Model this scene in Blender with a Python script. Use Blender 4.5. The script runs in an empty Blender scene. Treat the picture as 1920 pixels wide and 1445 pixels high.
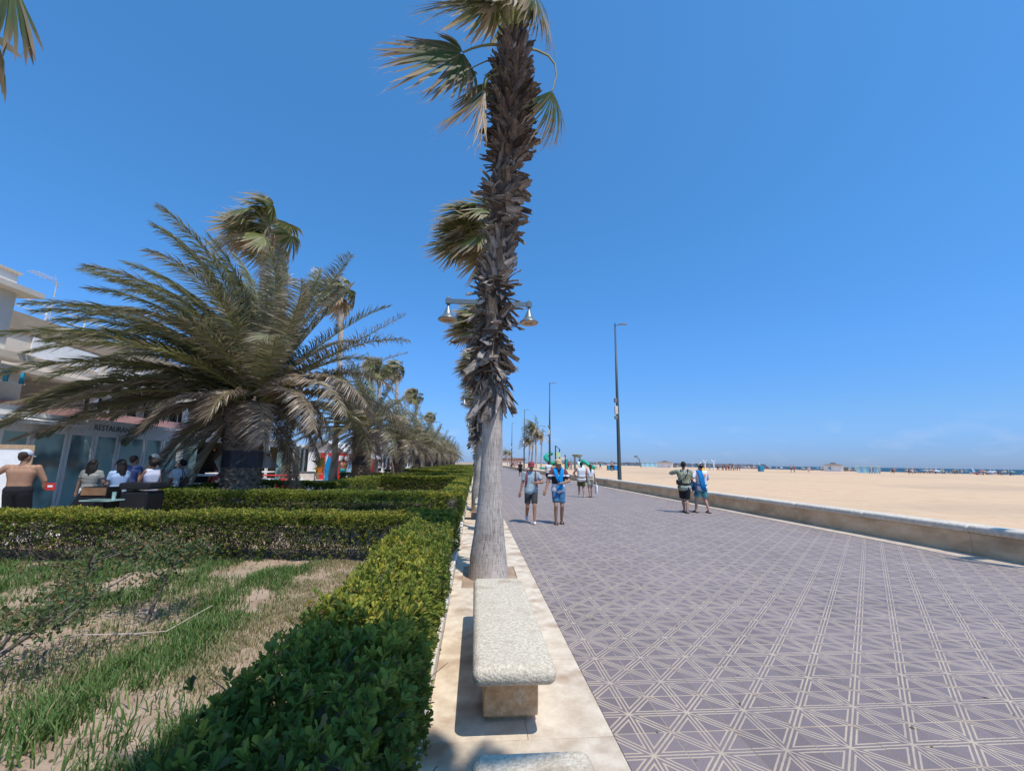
import bpy, math, random
import numpy as np
from mathutils import Vector, Matrix
random.seed(7)
RNG = np.random.default_rng(11)
SC = bpy.context.scene
COL = SC.collection
R = math.radians

# ------------------------------------------------------------------ camera
cam_d = bpy.data.cameras.new('camera')
cam_d.sensor_fit = 'HORIZONTAL'; cam_d.sensor_width = 36.0; cam_d.lens = 15.0
cam_d.clip_start = 0.05; cam_d.clip_end = 40000
cam = bpy.data.objects.new('camera', cam_d); COL.objects.link(cam)
RX = ((0.99632104, 0.02850647, 0.08081934), (-0.08459076, 0.17592427, 0.98076249), (0.01374, -0.98399087, 0.17768844))
cam.matrix_world = Matrix(((RX[0][0], -RX[0][1], -RX[0][2], 0.0), (RX[1][0], -RX[1][1], -RX[1][2], 0.0),
                           (RX[2][0], -RX[2][1], -RX[2][2], 1.7), (0, 0, 0, 1)))
SC.camera = cam

# ------------------------------------------------------------------ world, sun, exposure
SUN = Vector((0.26, -0.40, 1.0)).normalized()
world = bpy.data.worlds.new('World'); SC.world = world; world.use_nodes = True
wn, wl = world.node_tree.nodes, world.node_tree.links
bg = wn['Background']
sky = wn.new('ShaderNodeTexSky'); sky.sky_type = 'NISHITA'; sky.sun_disc = False
sky.sun_elevation = math.asin(SUN.z); sky.sun_rotation = math.atan2(SUN.x, SUN.y)
sky.altitude = 0; sky.air_density = 1.0; sky.dust_density = 0.3; sky.ozone_density = 3.0
hsv = wn.new('ShaderNodeHueSaturation'); hsv.inputs['Saturation'].default_value = 1.12; hsv.inputs['Value'].default_value = 1.0
wl.new(sky.outputs[0], hsv.inputs['Color'])
# faint cumulus low over the horizon
tc = wn.new('ShaderNodeTexCoord'); sep = wn.new('ShaderNodeSeparateXYZ'); wl.new(tc.outputs['Generated'], sep.inputs[0])
mp = wn.new('ShaderNodeMapping'); mp.inputs['Scale'].default_value = (11, 11, 26); wl.new(tc.outputs['Generated'], mp.inputs[0])
nz = wn.new('ShaderNodeTexNoise'); nz.inputs['Scale'].default_value = 1.0; nz.inputs['Detail'].default_value = 5; wl.new(mp.outputs[0], nz.inputs['Vector'])
cr = wn.new('ShaderNodeValToRGB'); cr.color_ramp.elements[0].position = 0.54; cr.color_ramp.elements[1].position = 0.72; wl.new(nz.outputs['Fac'], cr.inputs[0])
band = wn.new('ShaderNodeValToRGB')
be = band.color_ramp.elements; be[0].position = 0.0; be[0].color = (0.4, 0.4, 0.4, 1); be[1].position = 0.1; be[1].color = (0, 0, 0, 1)
bm_ = be.new(0.045); bm_.color = (1, 1, 1, 1); wl.new(sep.outputs[2], band.inputs[0])
# deeper, less yellow air: scales the physical sky by height above the horizon
gr = wn.new('ShaderNodeValToRGB'); ge = gr.color_ramp.elements
ge[0].position = 0.0; ge[0].color = (.195, .30, .64, 1); ge[1].position = 1.0; ge[1].color = (.49, .85, .95, 1)
for p_, c_ in ((.035, (.21, .325, .645, 1)), (.105, (.285, .42, .63, 1)), (.254, (.35, .58, .79, 1)), (.435, (.40, .705, .855, 1)), (.70, (.475, .805, .92, 1))): q_ = ge.new(p_); q_.color = c_
wl.new(sep.outputs[2], gr.inputs[0])
gm = wn.new('ShaderNodeVectorMath'); gm.operation = 'MULTIPLY'; wl.new(hsv.outputs[0], gm.inputs[0]); wl.new(gr.outputs[0], gm.inputs[1])
graded = wn.new('ShaderNodeVectorMath'); graded.operation = 'SCALE'; graded.inputs[3].default_value = 2.0; wl.new(gm.outputs[0], graded.inputs[0])
mul = wn.new('ShaderNodeMath'); mul.operation = 'MULTIPLY'; wl.new(cr.outputs[0], mul.inputs[0]); wl.new(band.outputs[0], mul.inputs[1])
mu2 = wn.new('ShaderNodeMath'); mu2.operation = 'MULTIPLY'; mu2.inputs[1].default_value = 0.17; wl.new(mul.outputs[0], mu2.inputs[0])
mixc = wn.new('ShaderNodeMixRGB'); mixc.inputs[2].default_value = (7.0, 7.2, 8.0, 1); wl.new(mu2.outputs[0], mixc.inputs[0]); wl.new(graded.outputs[0], mixc.inputs[1])
wl.new(mixc.outputs[0], bg.inputs['Color']); bg.inputs['Strength'].default_value = 0.12

sun_d = bpy.data.lights.new('sun', 'SUN'); sun_d.energy = 4.0; sun_d.angle = R(0.5); sun_d.color = (1.0, 0.95, 0.88)
sun = bpy.data.objects.new('sun', sun_d); COL.objects.link(sun)
sun.rotation_euler = SUN.to_track_quat('Z', 'Y').to_euler(); sun.location = (0, 0, 50)
SC.view_settings.view_transform = 'Standard'; SC.view_settings.look = 'None'
SC.view_settings.exposure = 0.0; SC.view_settings.gamma = 1.0; SC.view_settings.use_curve_mapping = False
SC.cycles.use_denoising = True
SC.cycles.max_bounces = 8; SC.cycles.diffuse_bounces = 4; SC.cycles.transparent_max_bounces = 16

# ------------------------------------------------------------------ helpers
def V3(p): return np.array(p, float)
def nrm(v):
    v = np.array(v, float); n = np.linalg.norm(v)
    return v / n if n > 1e-9 else v

class MB:
    """collects geometry for ONE mesh object"""
    def __init__(s): s.v = []; s.f = []; s.n = 0; s.t = []; s.d = []
    def add(s, verts, faces, mi=0, tint=0.5, dry=0.0):
        verts = np.asarray(verts, float).reshape(-1, 3)
        k = len(verts)
        s.v.append(verts)
        s.t.append(np.broadcast_to(np.asarray(tint, float), (k,))); s.d.append(np.broadcast_to(np.asarray(dry, float), (k,)))
        if isinstance(faces, np.ndarray): s.f.append((faces + s.n, mi))
        else:
            by = {}
            for f in faces: by.setdefault(len(f), []).append(f)
            for fs in by.values(): s.f.append((np.array(fs) + s.n, mi))
        s.n += k
    def box(s, c, size, rot=0.0, mi=0, tilt=None, taper=1.0):
        x, y, z = [q / 2 for q in size]
        t = taper
        P = np.array([(-x, -y, -z), (x, -y, -z), (x, y, -z), (-x, y, -z), (-x * t, -y * t, z), (x * t, -y * t, z), (x * t, y * t, z), (-x * t, y * t, z)])
        if tilt is not None: P = P @ np.array(tilt).T
        if rot:
            ca, sa = math.cos(rot), math.sin(rot); P = P @ np.array([[ca, sa, 0], [-sa, ca, 0], [0, 0, 1]])
        s.add(P + V3(c), [(0, 3, 2, 1), (4, 5, 6, 7), (0, 1, 5, 4), (1, 2, 6, 5), (2, 3, 7, 6), (3, 0, 4, 7)], mi)
    def bevbox(s, c, size, b=0.02, mi=0, rot=0.0, seg=1):
        x, y, z = [q / 2 for q in size]; L = []
        prof = [(b, -z)] + [(b * (1 - math.sin(a)), -z + b * (1 - math.cos(a))) for a in np.linspace(0, math.pi / 2, seg + 1)[1:]] + \
               [(b * (1 - math.cos(a)), z - b + b * math.sin(a)) for a in np.linspace(0, math.pi / 2, seg + 1)]
        def ring(ins, zz):
            o = []; r = b
            for (sx, sy, a0) in ((1, 1, 0), (-1, 1, 90), (-1, -1, 180), (1, -1, 270)):
                for q in np.linspace(a0, a0 + 90, seg + 1):
                    o.append((sx * (x - r) + (r - ins) * math.cos(R(q)), sy * (y - r) + (r - ins) * math.sin(R(q)), zz))
            return o
        rings = [ring(i, zz) for i, zz in prof]; n = len(rings[0])
        P = np.array([p for r_ in rings for p in r_]); F = []
        for i in range(len(rings) - 1):
            for j in range(n): F.append((i * n + j, i * n + (j + 1) % n, (i + 1) * n + (j + 1) % n, (i + 1) * n + j))
        F.append(tuple(range(n))[::-1]); F.append(tuple((len(rings) - 1) * n + j for j in range(n)))
        if rot:
            ca, sa = math.cos(rot), math.sin(rot); P = P @ np.array([[ca, sa, 0], [-sa, ca, 0], [0, 0, 1]])
        s.add(P + V3(c), F, mi)
    def tube(s, pts, rad, n=8, mi=0, cap=True, tint=0.5, dry=0.0, up=(0, 0, 1)):
        pts = np.array(pts, float); m = len(pts)
        rad = np.broadcast_to(np.array(rad, float), (m,))
        T = np.gradient(pts, axis=0); a = np.arange(n) / n * 2 * math.pi
        Vs = []
        u = None
        for i in range(m):
            t = nrm(T[i])
            if u is None:
                ref = V3(up) if abs(np.dot(t, up)) < 0.95 else V3((1, 0, 0)); u = nrm(np.cross(ref, t))
            u = nrm(u - t * np.dot(u, t)); w = np.cross(t, u)
            Vs.append(pts[i] + rad[i] * (np.outer(np.cos(a), u) + np.outer(np.sin(a), w)))
        P = np.concatenate(Vs); F = []
        for i in range(m - 1):
            for j in range(n): F.append((i * n + j, i * n + (j + 1) % n, (i + 1) * n + (j + 1) % n, (i + 1) * n + j))
        if cap: F.append(tuple(range(n))[::-1]); F.append(tuple((m - 1) * n + j for j in range(n)))
        tt = tint
        if not np.isscalar(tint): tt = np.repeat(np.asarray(tint), n)
        dd = dry
        if not np.isscalar(dry): dd = np.repeat(np.asarray(dry), n)
        s.add(P, F, mi, tt, dd)
    def cyl(s, c, r, h, n=16, mi=0, r2=None):
        s.tube([(c[0], c[1], c[2]), (c[0], c[1], c[2] + h)], [r, r if r2 is None else r2], n, mi)
    def lathe(s, c, prof, n=20, mi=0):
        P = []; a = np.arange(n) / n * 2 * math.pi
        for r, z in prof: P.append(np.stack([c[0] + r * np.cos(a), c[1] + r * np.sin(a), np.full(n, c[2] + z)], 1))
        P = np.concatenate(P); F = []
        for i in range(len(prof) - 1):
            for j in range(n): F.append((i * n + j, i * n + (j + 1) % n, (i + 1) * n + (j + 1) % n, (i + 1) * n + j))
        F.append(tuple(range(n))[::-1]); F.append(tuple((len(prof) - 1) * n + j for j in range(n)))
        s.add(P, F, mi)
    def sphere(s, c, r, n=12, m=8, sc=(1, 1, 1), mi=0):
        prof = [(max(1e-4, math.sin(t)), -math.cos(t)) for t in np.linspace(0.02, math.pi - 0.02, m)]
        P = []; a = np.arange(n) / n * 2 * math.pi
        for q, z in prof: P.append(np.stack([q * np.cos(a) * r * sc[0], q * np.sin(a) * r * sc[1], np.full(n, z * r * sc[2])], 1))
        P = np.concatenate(P) + V3(c); F = []
        for i in range(m - 1):
            for j in range(n): F.append((i * n + j, i * n + (j + 1) % n, (i + 1) * n + (j + 1) % n, (i + 1) * n + j))
        F.append(tuple(range(n))[::-1]); F.append(tuple((m - 1) * n + j for j in range(n)))
        s.add(P, F, mi)
    def capsule(s, p0, r0, p1, r1, n=12, flat0=False, flat1=False):
        p0, p1 = V3(p0), V3(p1); t = nrm(p1 - p0)
        pts, rad = [], []
        for a in ([] if flat0 else np.linspace(-80, -20, 4)): pts.append(p0 + t * r0 * math.sin(R(a))); rad.append(r0 * math.cos(R(a)))
        pts.append(p0); rad.append(r0); pts.append(p1); rad.append(r1)
        for a in ([] if flat1 else np.linspace(20, 80, 4)): pts.append(p1 + t * r1 * math.sin(R(a))); rad.append(r1 * math.cos(R(a)))
        pts = np.array(pts); a = np.arange(n) / n * 2 * math.pi
        ref = V3((0, 0, 1)) if abs(t[2]) < 0.9 else V3((1, 0, 0)); u = nrm(np.cross(ref, t)); w = np.cross(t, u)
        P = np.concatenate([pts[i] + rad[i] * (np.outer(np.cos(a), u) + np.outer(np.sin(a), w)) for i in range(len(pts))])
        F = []; m = len(pts)
        for i in range(m - 1):
            for j in range(n): F.append((i * n + j, i * n + (j + 1) % n, (i + 1) * n + (j + 1) % n, (i + 1) * n + j))
        F.append(tuple(range(n))[::-1]); F.append(tuple((m - 1) * n + j for j in range(n)))
        s.add(P, F)
    def mesh(s, name, mats, origin=(0, 0, 0), smooth=False, attrs=False):
        Vv = np.concatenate(s.v) - V3(origin)
        me = bpy.data.meshes.new(name)
        me.vertices.add(len(Vv)); me.vertices.foreach_set('co', Vv.astype(np.float32).ravel())
        nl = sum(f.size for f, _ in s.f); npoly = sum(len(f) for f, _ in s.f)
        me.loops.add(nl); me.polygons.add(npoly)
        me.loops.foreach_set('vertex_index', np.concatenate([f.ravel() for f, _ in s.f]).astype(np.int32))
        st, o = [], 0
        for f, _ in s.f: st.append(o + np.arange(len(f)) * f.shape[1]); o += f.size
        me.polygons.foreach_set('loop_start', np.concatenate(st).astype(np.int32))
        me.polygons.foreach_set('material_index', np.concatenate([np.full(len(f), m) for f, m in s.f]).astype(np.int32))
        me.polygons.foreach_set('use_smooth', np.full(npoly, smooth))
        for m in (mats if isinstance(mats, (list, tuple)) else [mats]): me.materials.append(m)
        me.update(calc_edges=True)
        if attrs:
            for nm, arr in (('tint', s.t), ('dry', s.d)):
                at = me.attributes.new(nm, 'FLOAT', 'POINT'); at.data.foreach_set('value', np.concatenate(arr).astype(np.float32))
        return me
    def build(s, name, mats, parent=None, smooth=False, attrs=False, stuff=False, label=None, origin=None):
        o0 = origin if origin is not None else (world_loc(parent) if parent is not None else (0, 0, 0))
        o = bpy.data.objects.new(name, s.mesh(name, mats, o0, smooth, attrs)); COL.objects.link(o)
        if parent is not None: o.parent = parent
        elif origin is not None: o.location = origin
        if stuff: o['kind'] = 'stuff'
        if label: o['label'] = label
        return o

def world_loc(o):
    p = V3((0, 0, 0))
    while o is not None: p = p + V3(o.location); o = o.parent
    return p
def thing(name, label, cat, loc=(0, 0, 0), group=None):
    o = bpy.data.objects.new(name, None); COL.objects.link(o); o.location = loc; o.empty_display_size = 0.2
    o['label'] = label; o['category'] = cat
    if group: o['group'] = group
    return o
def tag(o, label, cat, group=None):
    o['label'] = label; o['category'] = cat
    if group: o['group'] = group
    return o
def structure(o, label=None):
    o['kind'] = 'structure'
    if label: o['label'] = label
    return o
KIDS = {}
def copy_tree(o, parent=None, loc=None, label=None, rotz=None, scale=None):
    kids = [c for c in bpy.data.objects if c.parent == o] if o not in KIDS else KIDS[o]
    KIDS[o] = kids
    c = o.copy(); COL.objects.link(c)
    if parent is not None: c.parent = parent
    if loc is not None: c.location = loc
    if label: c['label'] = label
    if rotz is not None: c.rotation_euler = (0, 0, rotz)
    if scale is not None: c.scale = (scale,) * 3
    for k in kids: copy_tree(k, c)
    return c
def inst(name, me, parent, loc, rot=(0, 0, 0), scale=(1, 1, 1)):
    o = bpy.data.objects.new(name, me); COL.objects.link(o); o.location = loc; o.rotation_euler = rot; o.scale = scale
    if parent is not None: o.parent = parent
    return o
def vnoise(x, y, seed=0):
    """cheap smooth 2-D noise in -1..1"""
    r = np.random.default_rng(seed); s = 0
    for k in range(6):
        a, b, c = r.uniform(-1.6, 1.6, 2).tolist() + [r.uniform(0, 6.3)]
        f = 1 + 0.55 * k
        s = s + np.sin(f * (a * x + b * y) + c) / (1 + 0.4 * k)
    return s / 3.2

# ------------------------------------------------------------------ materials
def nodes_of(m): return m.node_tree.nodes, m.node_tree.links
def mat(name, col, rough=0.75, col2=None, scale=6.0, detail=5, contrast=(0.35, 0.65), bump=0.0, bscale=40.0, metal=0.0,
        spec=0.3, rand=0.0, coord='Object', stretch=(1, 1, 1), col3=None, c3scale=1.2, c3range=(0.55, 0.7), bdist=0.01):
    m = bpy.data.materials.new(name); m.use_nodes = True; N, L = nodes_of(m); b = N['Principled BSDF']
    b.inputs['Roughness'].default_value = rough; b.inputs['Metallic'].default_value = metal
    b.inputs['Specular IOR Level'].default_value = spec
    t = N.new('ShaderNodeTexCoord'); mpg = N.new('ShaderNodeMapping'); mpg.inputs['Scale'].default_value = stretch
    if coord == 'World':
        g = N.new('ShaderNodeNewGeometry'); L.new(g.outputs['Position'], mpg.inputs[0])
    else: L.new(t.outputs[coord], mpg.inputs[0])
    out = None
    if col2 is not None:
        n = N.new('ShaderNodeTexNoise'); n.inputs['Scale'].default_value = scale; n.inputs['Detail'].default_value = detail; n.inputs['Roughness'].default_value = 0.65
        L.new(mpg.outputs[0], n.inputs['Vector'])
        r = N.new('ShaderNodeValToRGB'); r.color_ramp.elements[0].position = contrast[0]; r.color_ramp.elements[1].position = contrast[1]
        r.color_ramp.elements[0].color = (*col, 1); r.color_ramp.elements[1].color = (*col2, 1)
        L.new(n.outputs['Fac'], r.inputs[0]); out = r.outputs[0]
    else:
        rgb = N.new('ShaderNodeRGB'); rgb.outputs[0].default_value = (*col, 1); out = rgb.outputs[0]
    if col3 is not None:
        n3 = N.new('ShaderNodeTexNoise'); n3.inputs['Scale'].default_value = c3scale; n3.inputs['Detail'].default_value = 6
        L.new(mpg.outputs[0], n3.inputs['Vector'])
        r3 = N.new('ShaderNodeMapRange'); r3.inputs[1].default_value = c3range[0]; r3.inputs[2].default_value = c3range[1]; L.new(n3.outputs['Fac'], r3.inputs[0])
        mx = N.new('ShaderNodeMixRGB'); mx.inputs[2].default_value = (*col3, 1); L.new(r3.outputs[0], mx.inputs[0]); L.new(out, mx.inputs[1]); out = mx.outputs[0]
    if rand:
        oi = N.new('ShaderNodeObjectInfo'); mr = N.new('ShaderNodeMapRange'); mr.inputs[3].default_value = 1 - rand; mr.inputs[4].default_value = 1 + rand
        L.new(oi.outputs['Random'], mr.inputs[0]); h = N.new('ShaderNodeHueSaturation'); L.new(out, h.inputs['Color']); L.new(mr.outputs[0], h.inputs['Value']); out = h.outputs[0]
    L.new(out, b.inputs['Base Color'])
    if bump:
        bn = N.new('ShaderNodeTexNoise'); bn.inputs['Scale'].default_value = bscale; bn.inputs['Detail'].default_value = 4; L.new(mpg.outputs[0], bn.inputs['Vector'])
        bp = N.new('ShaderNodeBump'); bp.inputs['Strength'].default_value = bump; bp.inputs['Distance'].default_value = bdist; L.new(bn.outputs['Fac'], bp.inputs['Height']); L.new(bp.outputs[0], b.inputs['Normal'])
    return m
def leaf_mat(name, ramp, dry=None, trans=0.3, rough=0.5, spec=0.25):
    """leaf colour from the per-leaf 'tint' attribute; 'dry' mixes towards a straw colour"""
    m = bpy.data.materials.new(name); m.use_nodes = True; N, L = nodes_of(m); b = N['Principled BSDF']
    b.inputs['Roughness'].default_value = rough; b.inputs['Specular IOR Level'].default_value = spec
    a = N.new('ShaderNodeAttribute'); a.attribute_name = 'tint'
    r = N.new('ShaderNodeValToRGB')
    while len(r.color_ramp.elements) < len(ramp): r.color_ramp.elements.new(0.5)
    for e, (p, c) in zip(r.color_ramp.elements, ramp): e.position = p; e.color = (*c, 1)
    L.new(a.outputs['Fac'], r.inputs[0]); out = r.outputs[0]
    if dry:
        d = N.new('ShaderNodeAttribute'); d.attribute_name = 'dry'
        r2 = N.new('ShaderNodeValToRGB')
        while len(r2.color_ramp.elements) < len(dry): r2.color_ramp.elements.new(0.5)
        for e, (p, c) in zip(r2.color_ramp.elements, dry): e.position = p; e.color = (*c, 1)
        L.new(a.outputs['Fac'], r2.inputs[0])
        mx = N.new('ShaderNodeMixRGB'); L.new(d.outputs['Fac'], mx.inputs[0]); L.new(out, mx.inputs[1]); L.new(r2.outputs[0], mx.inputs[2]); out = mx.outputs[0]
    L.new(out, b.inputs['Base Color'])
    tr = N.new('ShaderNodeBsdfTranslucent'); L.new(out, tr.inputs['Color'])
    ms = N.new('ShaderNodeMixShader'); ms.inputs[0].default_value = trans
    L.new(b.outputs[0], ms.inputs[1]); L.new(tr.outputs[0], ms.inputs[2]); L.new(ms.outputs[0], N['Material Output'].inputs['Surface'])
    return m
def plain(name, col, rough=0.6, var=0.12, **k):
    return mat(name, col, rough, col2=tuple(min(1, c * (1 + var)) for c in col), scale=k.pop('scale', 9.0), **k)

M = {}
M['soil'] = mat('sandy_soil', (0.33, 0.225, 0.15), 0.95, (0.48, 0.35, 0.245), 3.0, bump=0.6, bscale=30, coord='World', col3=(0.30, 0.21, 0.13), c3scale=1.1, bdist=0.03)
M['sand'] = mat('beach_sand', (0.61, 0.405, 0.238), 0.95, (0.71, 0.49, 0.30), 0.9, detail=9, contrast=(0.3, 0.7), bump=1.0, bscale=2.6, coord='World', col3=(0.50, 0.35, 0.225), c3scale=0.05, c3range=(0.5, 0.7), bdist=0.06)
M['slab'] = mat('pink_marble_paving', (0.55, 0.43, 0.305), 0.75, (0.76, 0.65, 0.50), 4.5, detail=8, bump=0.3, bscale=60, coord='World', rand=0.07, col3=(0.38, 0.25, 0.16), c3scale=2.3, c3range=(0.50, 0.68))
M['kerb'] = mat('pale_kerb_stone', (0.60, 0.52, 0.43), 0.8, (0.76, 0.69, 0.60), 5, bump=0.25, bscale=50, coord='World', rand=0.05)
M['edging'] = mat('beige_edging_stone', (0.46, 0.36, 0.27), 0.8, (0.62, 0.51, 0.40), 5, bump=0.25, bscale=50, coord='World', rand=0.06)
M['wall'] = mat('stained_limestone', (0.60, 0.39, 0.215), 0.85, (0.78, 0.57, 0.36), 1.4, bump=0.3, bscale=40, coord='World', rand=0.06, col3=(0.38, 0.25, 0.145), c3scale=0.9, c3range=(0.50, 0.72), stretch=(1, 1, 2.2))
M['cap'] = mat('rough_cap_stone', (0.54, 0.46, 0.36), 0.9, (0.72, 0.64, 0.52), 12, bump=0.5, bscale=45, coord='World', rand=0.04, col3=(0.42, 0.38, 0.32), c3scale=2.0, c3range=(0.58, 0.72))
M['bench_top'] = mat('hammered_bench_stone', (0.50, 0.40, 0.275), 0.9, (0.74, 0.645, 0.495), 42, contrast=(0.36, 0.6), detail=6, bump=0.9, bscale=75, col3=(0.46, 0.36, 0.25), c3scale=5, c3range=(0.54, 0.75))
M['bench_base'] = mat('orange_bench_stone', (0.52, 0.31, 0.155), 0.9, (0.72, 0.49, 0.28), 24, bump=0.7, bscale=60, col3=(0.66, 0.55, 0.42), c3scale=3, c3range=(0.6, 0.66))
M['trunk'] = None
M['boot'] = mat('dead_leaf_base', (0.065, 0.048, 0.038), 0.85, (0.34, 0.295, 0.255), 6, rand=0.6, bump=0.5, bscale=60, stretch=(4, 4, 0.6))
M['boot_dark'] = mat('fresh_leaf_base', (0.042, 0.031, 0.025), 0.85, (0.20, 0.16, 0.132), 7, rand=0.6, bump=0.5, bscale=60, stretch=(4, 4, 0.6))
M['core'] = mat('fibrous_trunk', (0.055, 0.04, 0.03), 0.95, (0.14, 0.10, 0.075), 12, bump=0.6, bscale=50)
M['date_bark'] = mat('date_bark', (0.06, 0.046, 0.034), 0.95, (0.22, 0.17, 0.125), 14, bump=0.7, bscale=50, rand=0.3)
M['band'] = mat('black_wrap', (0.018, 0.018, 0.022), 0.5, (0.05, 0.05, 0.06), 6, stretch=(1, 1, 0.2))
M['petiole'] = mat('green_stalk', (0.16, 0.17, 0.05), 0.5, (0.28, 0.24, 0.09), 5)
M['fan'] = leaf_mat('fan_leaf', [(0, (0.05, 0.09, 0.026)), (0.5, (0.11, 0.155, 0.04)), (1, (0.22, 0.24, 0.06))],
                    [(0, (0.26, 0.16, 0.085)), (0.5, (0.46, 0.33, 0.19)), (1, (0.66, 0.55, 0.39))], trans=0.4)
M['date'] = leaf_mat('date_leaf', [(0, (0.065, 0.095, 0.028)), (0.5, (0.15, 0.19, 0.055)), (1, (0.30, 0.31, 0.10))],
                     [(0, (0.17, 0.12, 0.08)), (0.5, (0.35, 0.265, 0.185)), (1, (0.60, 0.49, 0.37))], trans=0.33, rough=0.38, spec=0.5)
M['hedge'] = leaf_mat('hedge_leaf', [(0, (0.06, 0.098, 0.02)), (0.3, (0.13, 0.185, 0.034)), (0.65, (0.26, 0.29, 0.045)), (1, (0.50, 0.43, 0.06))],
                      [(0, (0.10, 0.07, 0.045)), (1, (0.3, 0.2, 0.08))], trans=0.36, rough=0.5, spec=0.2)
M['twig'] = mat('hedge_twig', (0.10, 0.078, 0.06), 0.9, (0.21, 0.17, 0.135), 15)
M['grass'] = leaf_mat('grass_blade', [(0, (0.06, 0.125, 0.028)), (0.6, (0.125, 0.21, 0.05)), (1, (0.22, 0.29, 0.085))],
                      [(0, (0.36, 0.27, 0.14)), (1, (0.52, 0.42, 0.25))], trans=0.3)
M['rose'] = leaf_mat('rose_leaf', [(0, (0.05, 0.085, 0.028)), (0.75, (0.12, 0.15, 0.05)), (1, (0.26, 0.13, 0.05))], [(0, (0.2, 0.1, 0.04)), (1, (0.3, 0.16, 0.07))], trans=0.25)
M['white'] = plain('white_paint', (0.80, 0.79, 0.77), 0.55)
M['cream'] = mat('cream_render', (0.68, 0.58, 0.47), 0.85, (0.78, 0.69, 0.58), 1.2, bump=0.1, bscale=30)
M['whitewall'] = mat('white_render', (0.78, 0.74, 0.68), 0.85, (0.85, 0.82, 0.77), 1.0, bump=0.1, bscale=25)
M['tanwall'] = mat('tan_render', (0.38, 0.29, 0.20), 0.85, (0.47, 0.37, 0.27), 1.5)
M['pink'] = plain('dusty_pink_paint', (0.40, 0.22, 0.20), 0.7)
M['grey'] = plain('grey_metal', (0.20, 0.21, 0.22), 0.45, metal=0.2)
M['lampmetal'] = plain('lamp_metal', (0.22, 0.25, 0.25), 0.35, metal=0.6)
M['pole'] = plain('pole_paint', (0.06, 0.075, 0.075), 0.45)
M['lens'] = plain('lamp_lens', (0.50, 0.36, 0.24), 0.4)
M['black'] = plain('black_plastic', (0.014, 0.014, 0.016), 0.4)
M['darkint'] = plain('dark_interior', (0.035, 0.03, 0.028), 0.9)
M['wood'] = mat('brown_wood', (0.20, 0.10, 0.05), 0.6, (0.30, 0.17, 0.09), 4, stretch=(1, 8, 1))
M['ply'] = mat('pale_wood', (0.42, 0.27, 0.15), 0.6, (0.55, 0.38, 0.24), 4, stretch=(8, 1, 1))
M['woodwall'] = mat('ochre_boards', (0.30, 0.22, 0.12), 0.7, (0.42, 0.32, 0.19), 3, stretch=(1, 1, 8))
M['greenwall'] = plain('olive_door', (0.10, 0.105, 0.06), 0.6)
M['red'] = plain('red_panel', (0.55, 0.035, 0.03), 0.5)
M['orange'] = plain('orange_paint', (0.75, 0.22, 0.03), 0.5)
M['blue'] = plain('bright_blue', (0.01, 0.28, 0.62), 0.5)
M['teal'] = plain('teal_plastic', (0.03, 0.32, 0.28), 0.35)
M['slide'] = plain('green_slide', (0.02, 0.33, 0.20), 0.3)
M['pale_teal'] = plain('pale_teal', (0.42, 0.68, 0.66), 0.4)
M['lime'] = plain('lime_panel', (0.45, 0.62, 0.32), 0.5)
M['olive_roof'] = plain('olive_roof', (0.30, 0.27, 0.16), 0.6)
M['signblue'] = plain('sign_blue', (0.03, 0.22, 0.36), 0.5)
M['textgrey'] = plain('letter_grey', (0.13, 0.145, 0.16), 0.5)
M['white_cloth'] = plain('white_cloth', (0.78, 0.78, 0.78), 0.9)
M['striped'] = plain('pale_blue_stripe', (0.30, 0.55, 0.72), 0.6)
M['thatch'] = plain('grey_roof', (0.18, 0.15, 0.13), 0.9)
M['rock'] = mat('breakwater_rock', (0.10, 0.10, 0.11), 0.95, (0.18, 0.18, 0.19), 0.05)
def glass_mat():
    m = bpy.data.materials.new('reflection_painted_glass'); m.use_nodes = True; N, L = nodes_of(m); b = N['Principled BSDF']
    tp = N.new('ShaderNodeBsdfTransparent'); ms = N.new('ShaderNodeMixShader'); ms.inputs[0].default_value = 0.22; L.new(b.outputs[0], ms.inputs[1]); L.new(tp.outputs[0], ms.inputs[2]); L.new(ms.outputs[0], N['Material Output'].inputs['Surface'])
    b.inputs['Base Color'].default_value = (0.35, 0.52, 0.52, 1); b.inputs['Roughness'].default_value = 0.06
    b.inputs['IOR'].default_value = 1.45; b.inputs['Specular IOR Level'].default_value = 0.35
    n = N.new('ShaderNodeTexNoise'); n.inputs['Scale'].default_value = 0.9; t = N.new('ShaderNodeTexCoord'); L.new(t.outputs['Object'], n.inputs['Vector'])
    r = N.new('ShaderNodeValToRGB'); r.color_ramp.elements[0].position = 0.36; r.color_ramp.elements[1].position = 0.5
    r.color_ramp.elements[0].color = (0.12, 0.20, 0.20, 1); r.color_ramp.elements[1].color = (0.48, 0.70, 0.66, 1)  # teal noise patches paint reflections and lit curtains into the pane colour
    L.new(n.outputs['Fac'], r.inputs[0]); L.new(r.outputs[0], b.inputs['Base Color'])
    return m
M['glass'] = glass_mat()
def water_mat():
    m = bpy.data.materials.new('sea_water'); m.use_nodes = True; N, L = nodes_of(m); b = N['Principled BSDF']
    b.inputs['Base Color'].default_value = (0.03, 0.085, 0.125, 1); b.inputs['Roughness'].default_value = 0.6; b.inputs['Specular IOR Level'].default_value = 0.08
    g = N.new('ShaderNodeNewGeometry'); n = N.new('ShaderNodeTexNoise'); n.inputs['Scale'].default_value = 0.15; L.new(g.outputs['Position'], n.inputs['Vector'])
    bp = N.new('ShaderNodeBump'); bp.inputs['Strength'].default_value = 0.6; bp.inputs['Distance'].default_value = 0.8; L.new(n.outputs['Fac'], bp.inputs['Height']); L.new(bp.outputs[0], b.inputs['Normal'])
    return m
M['water'] = water_mat()

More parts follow.
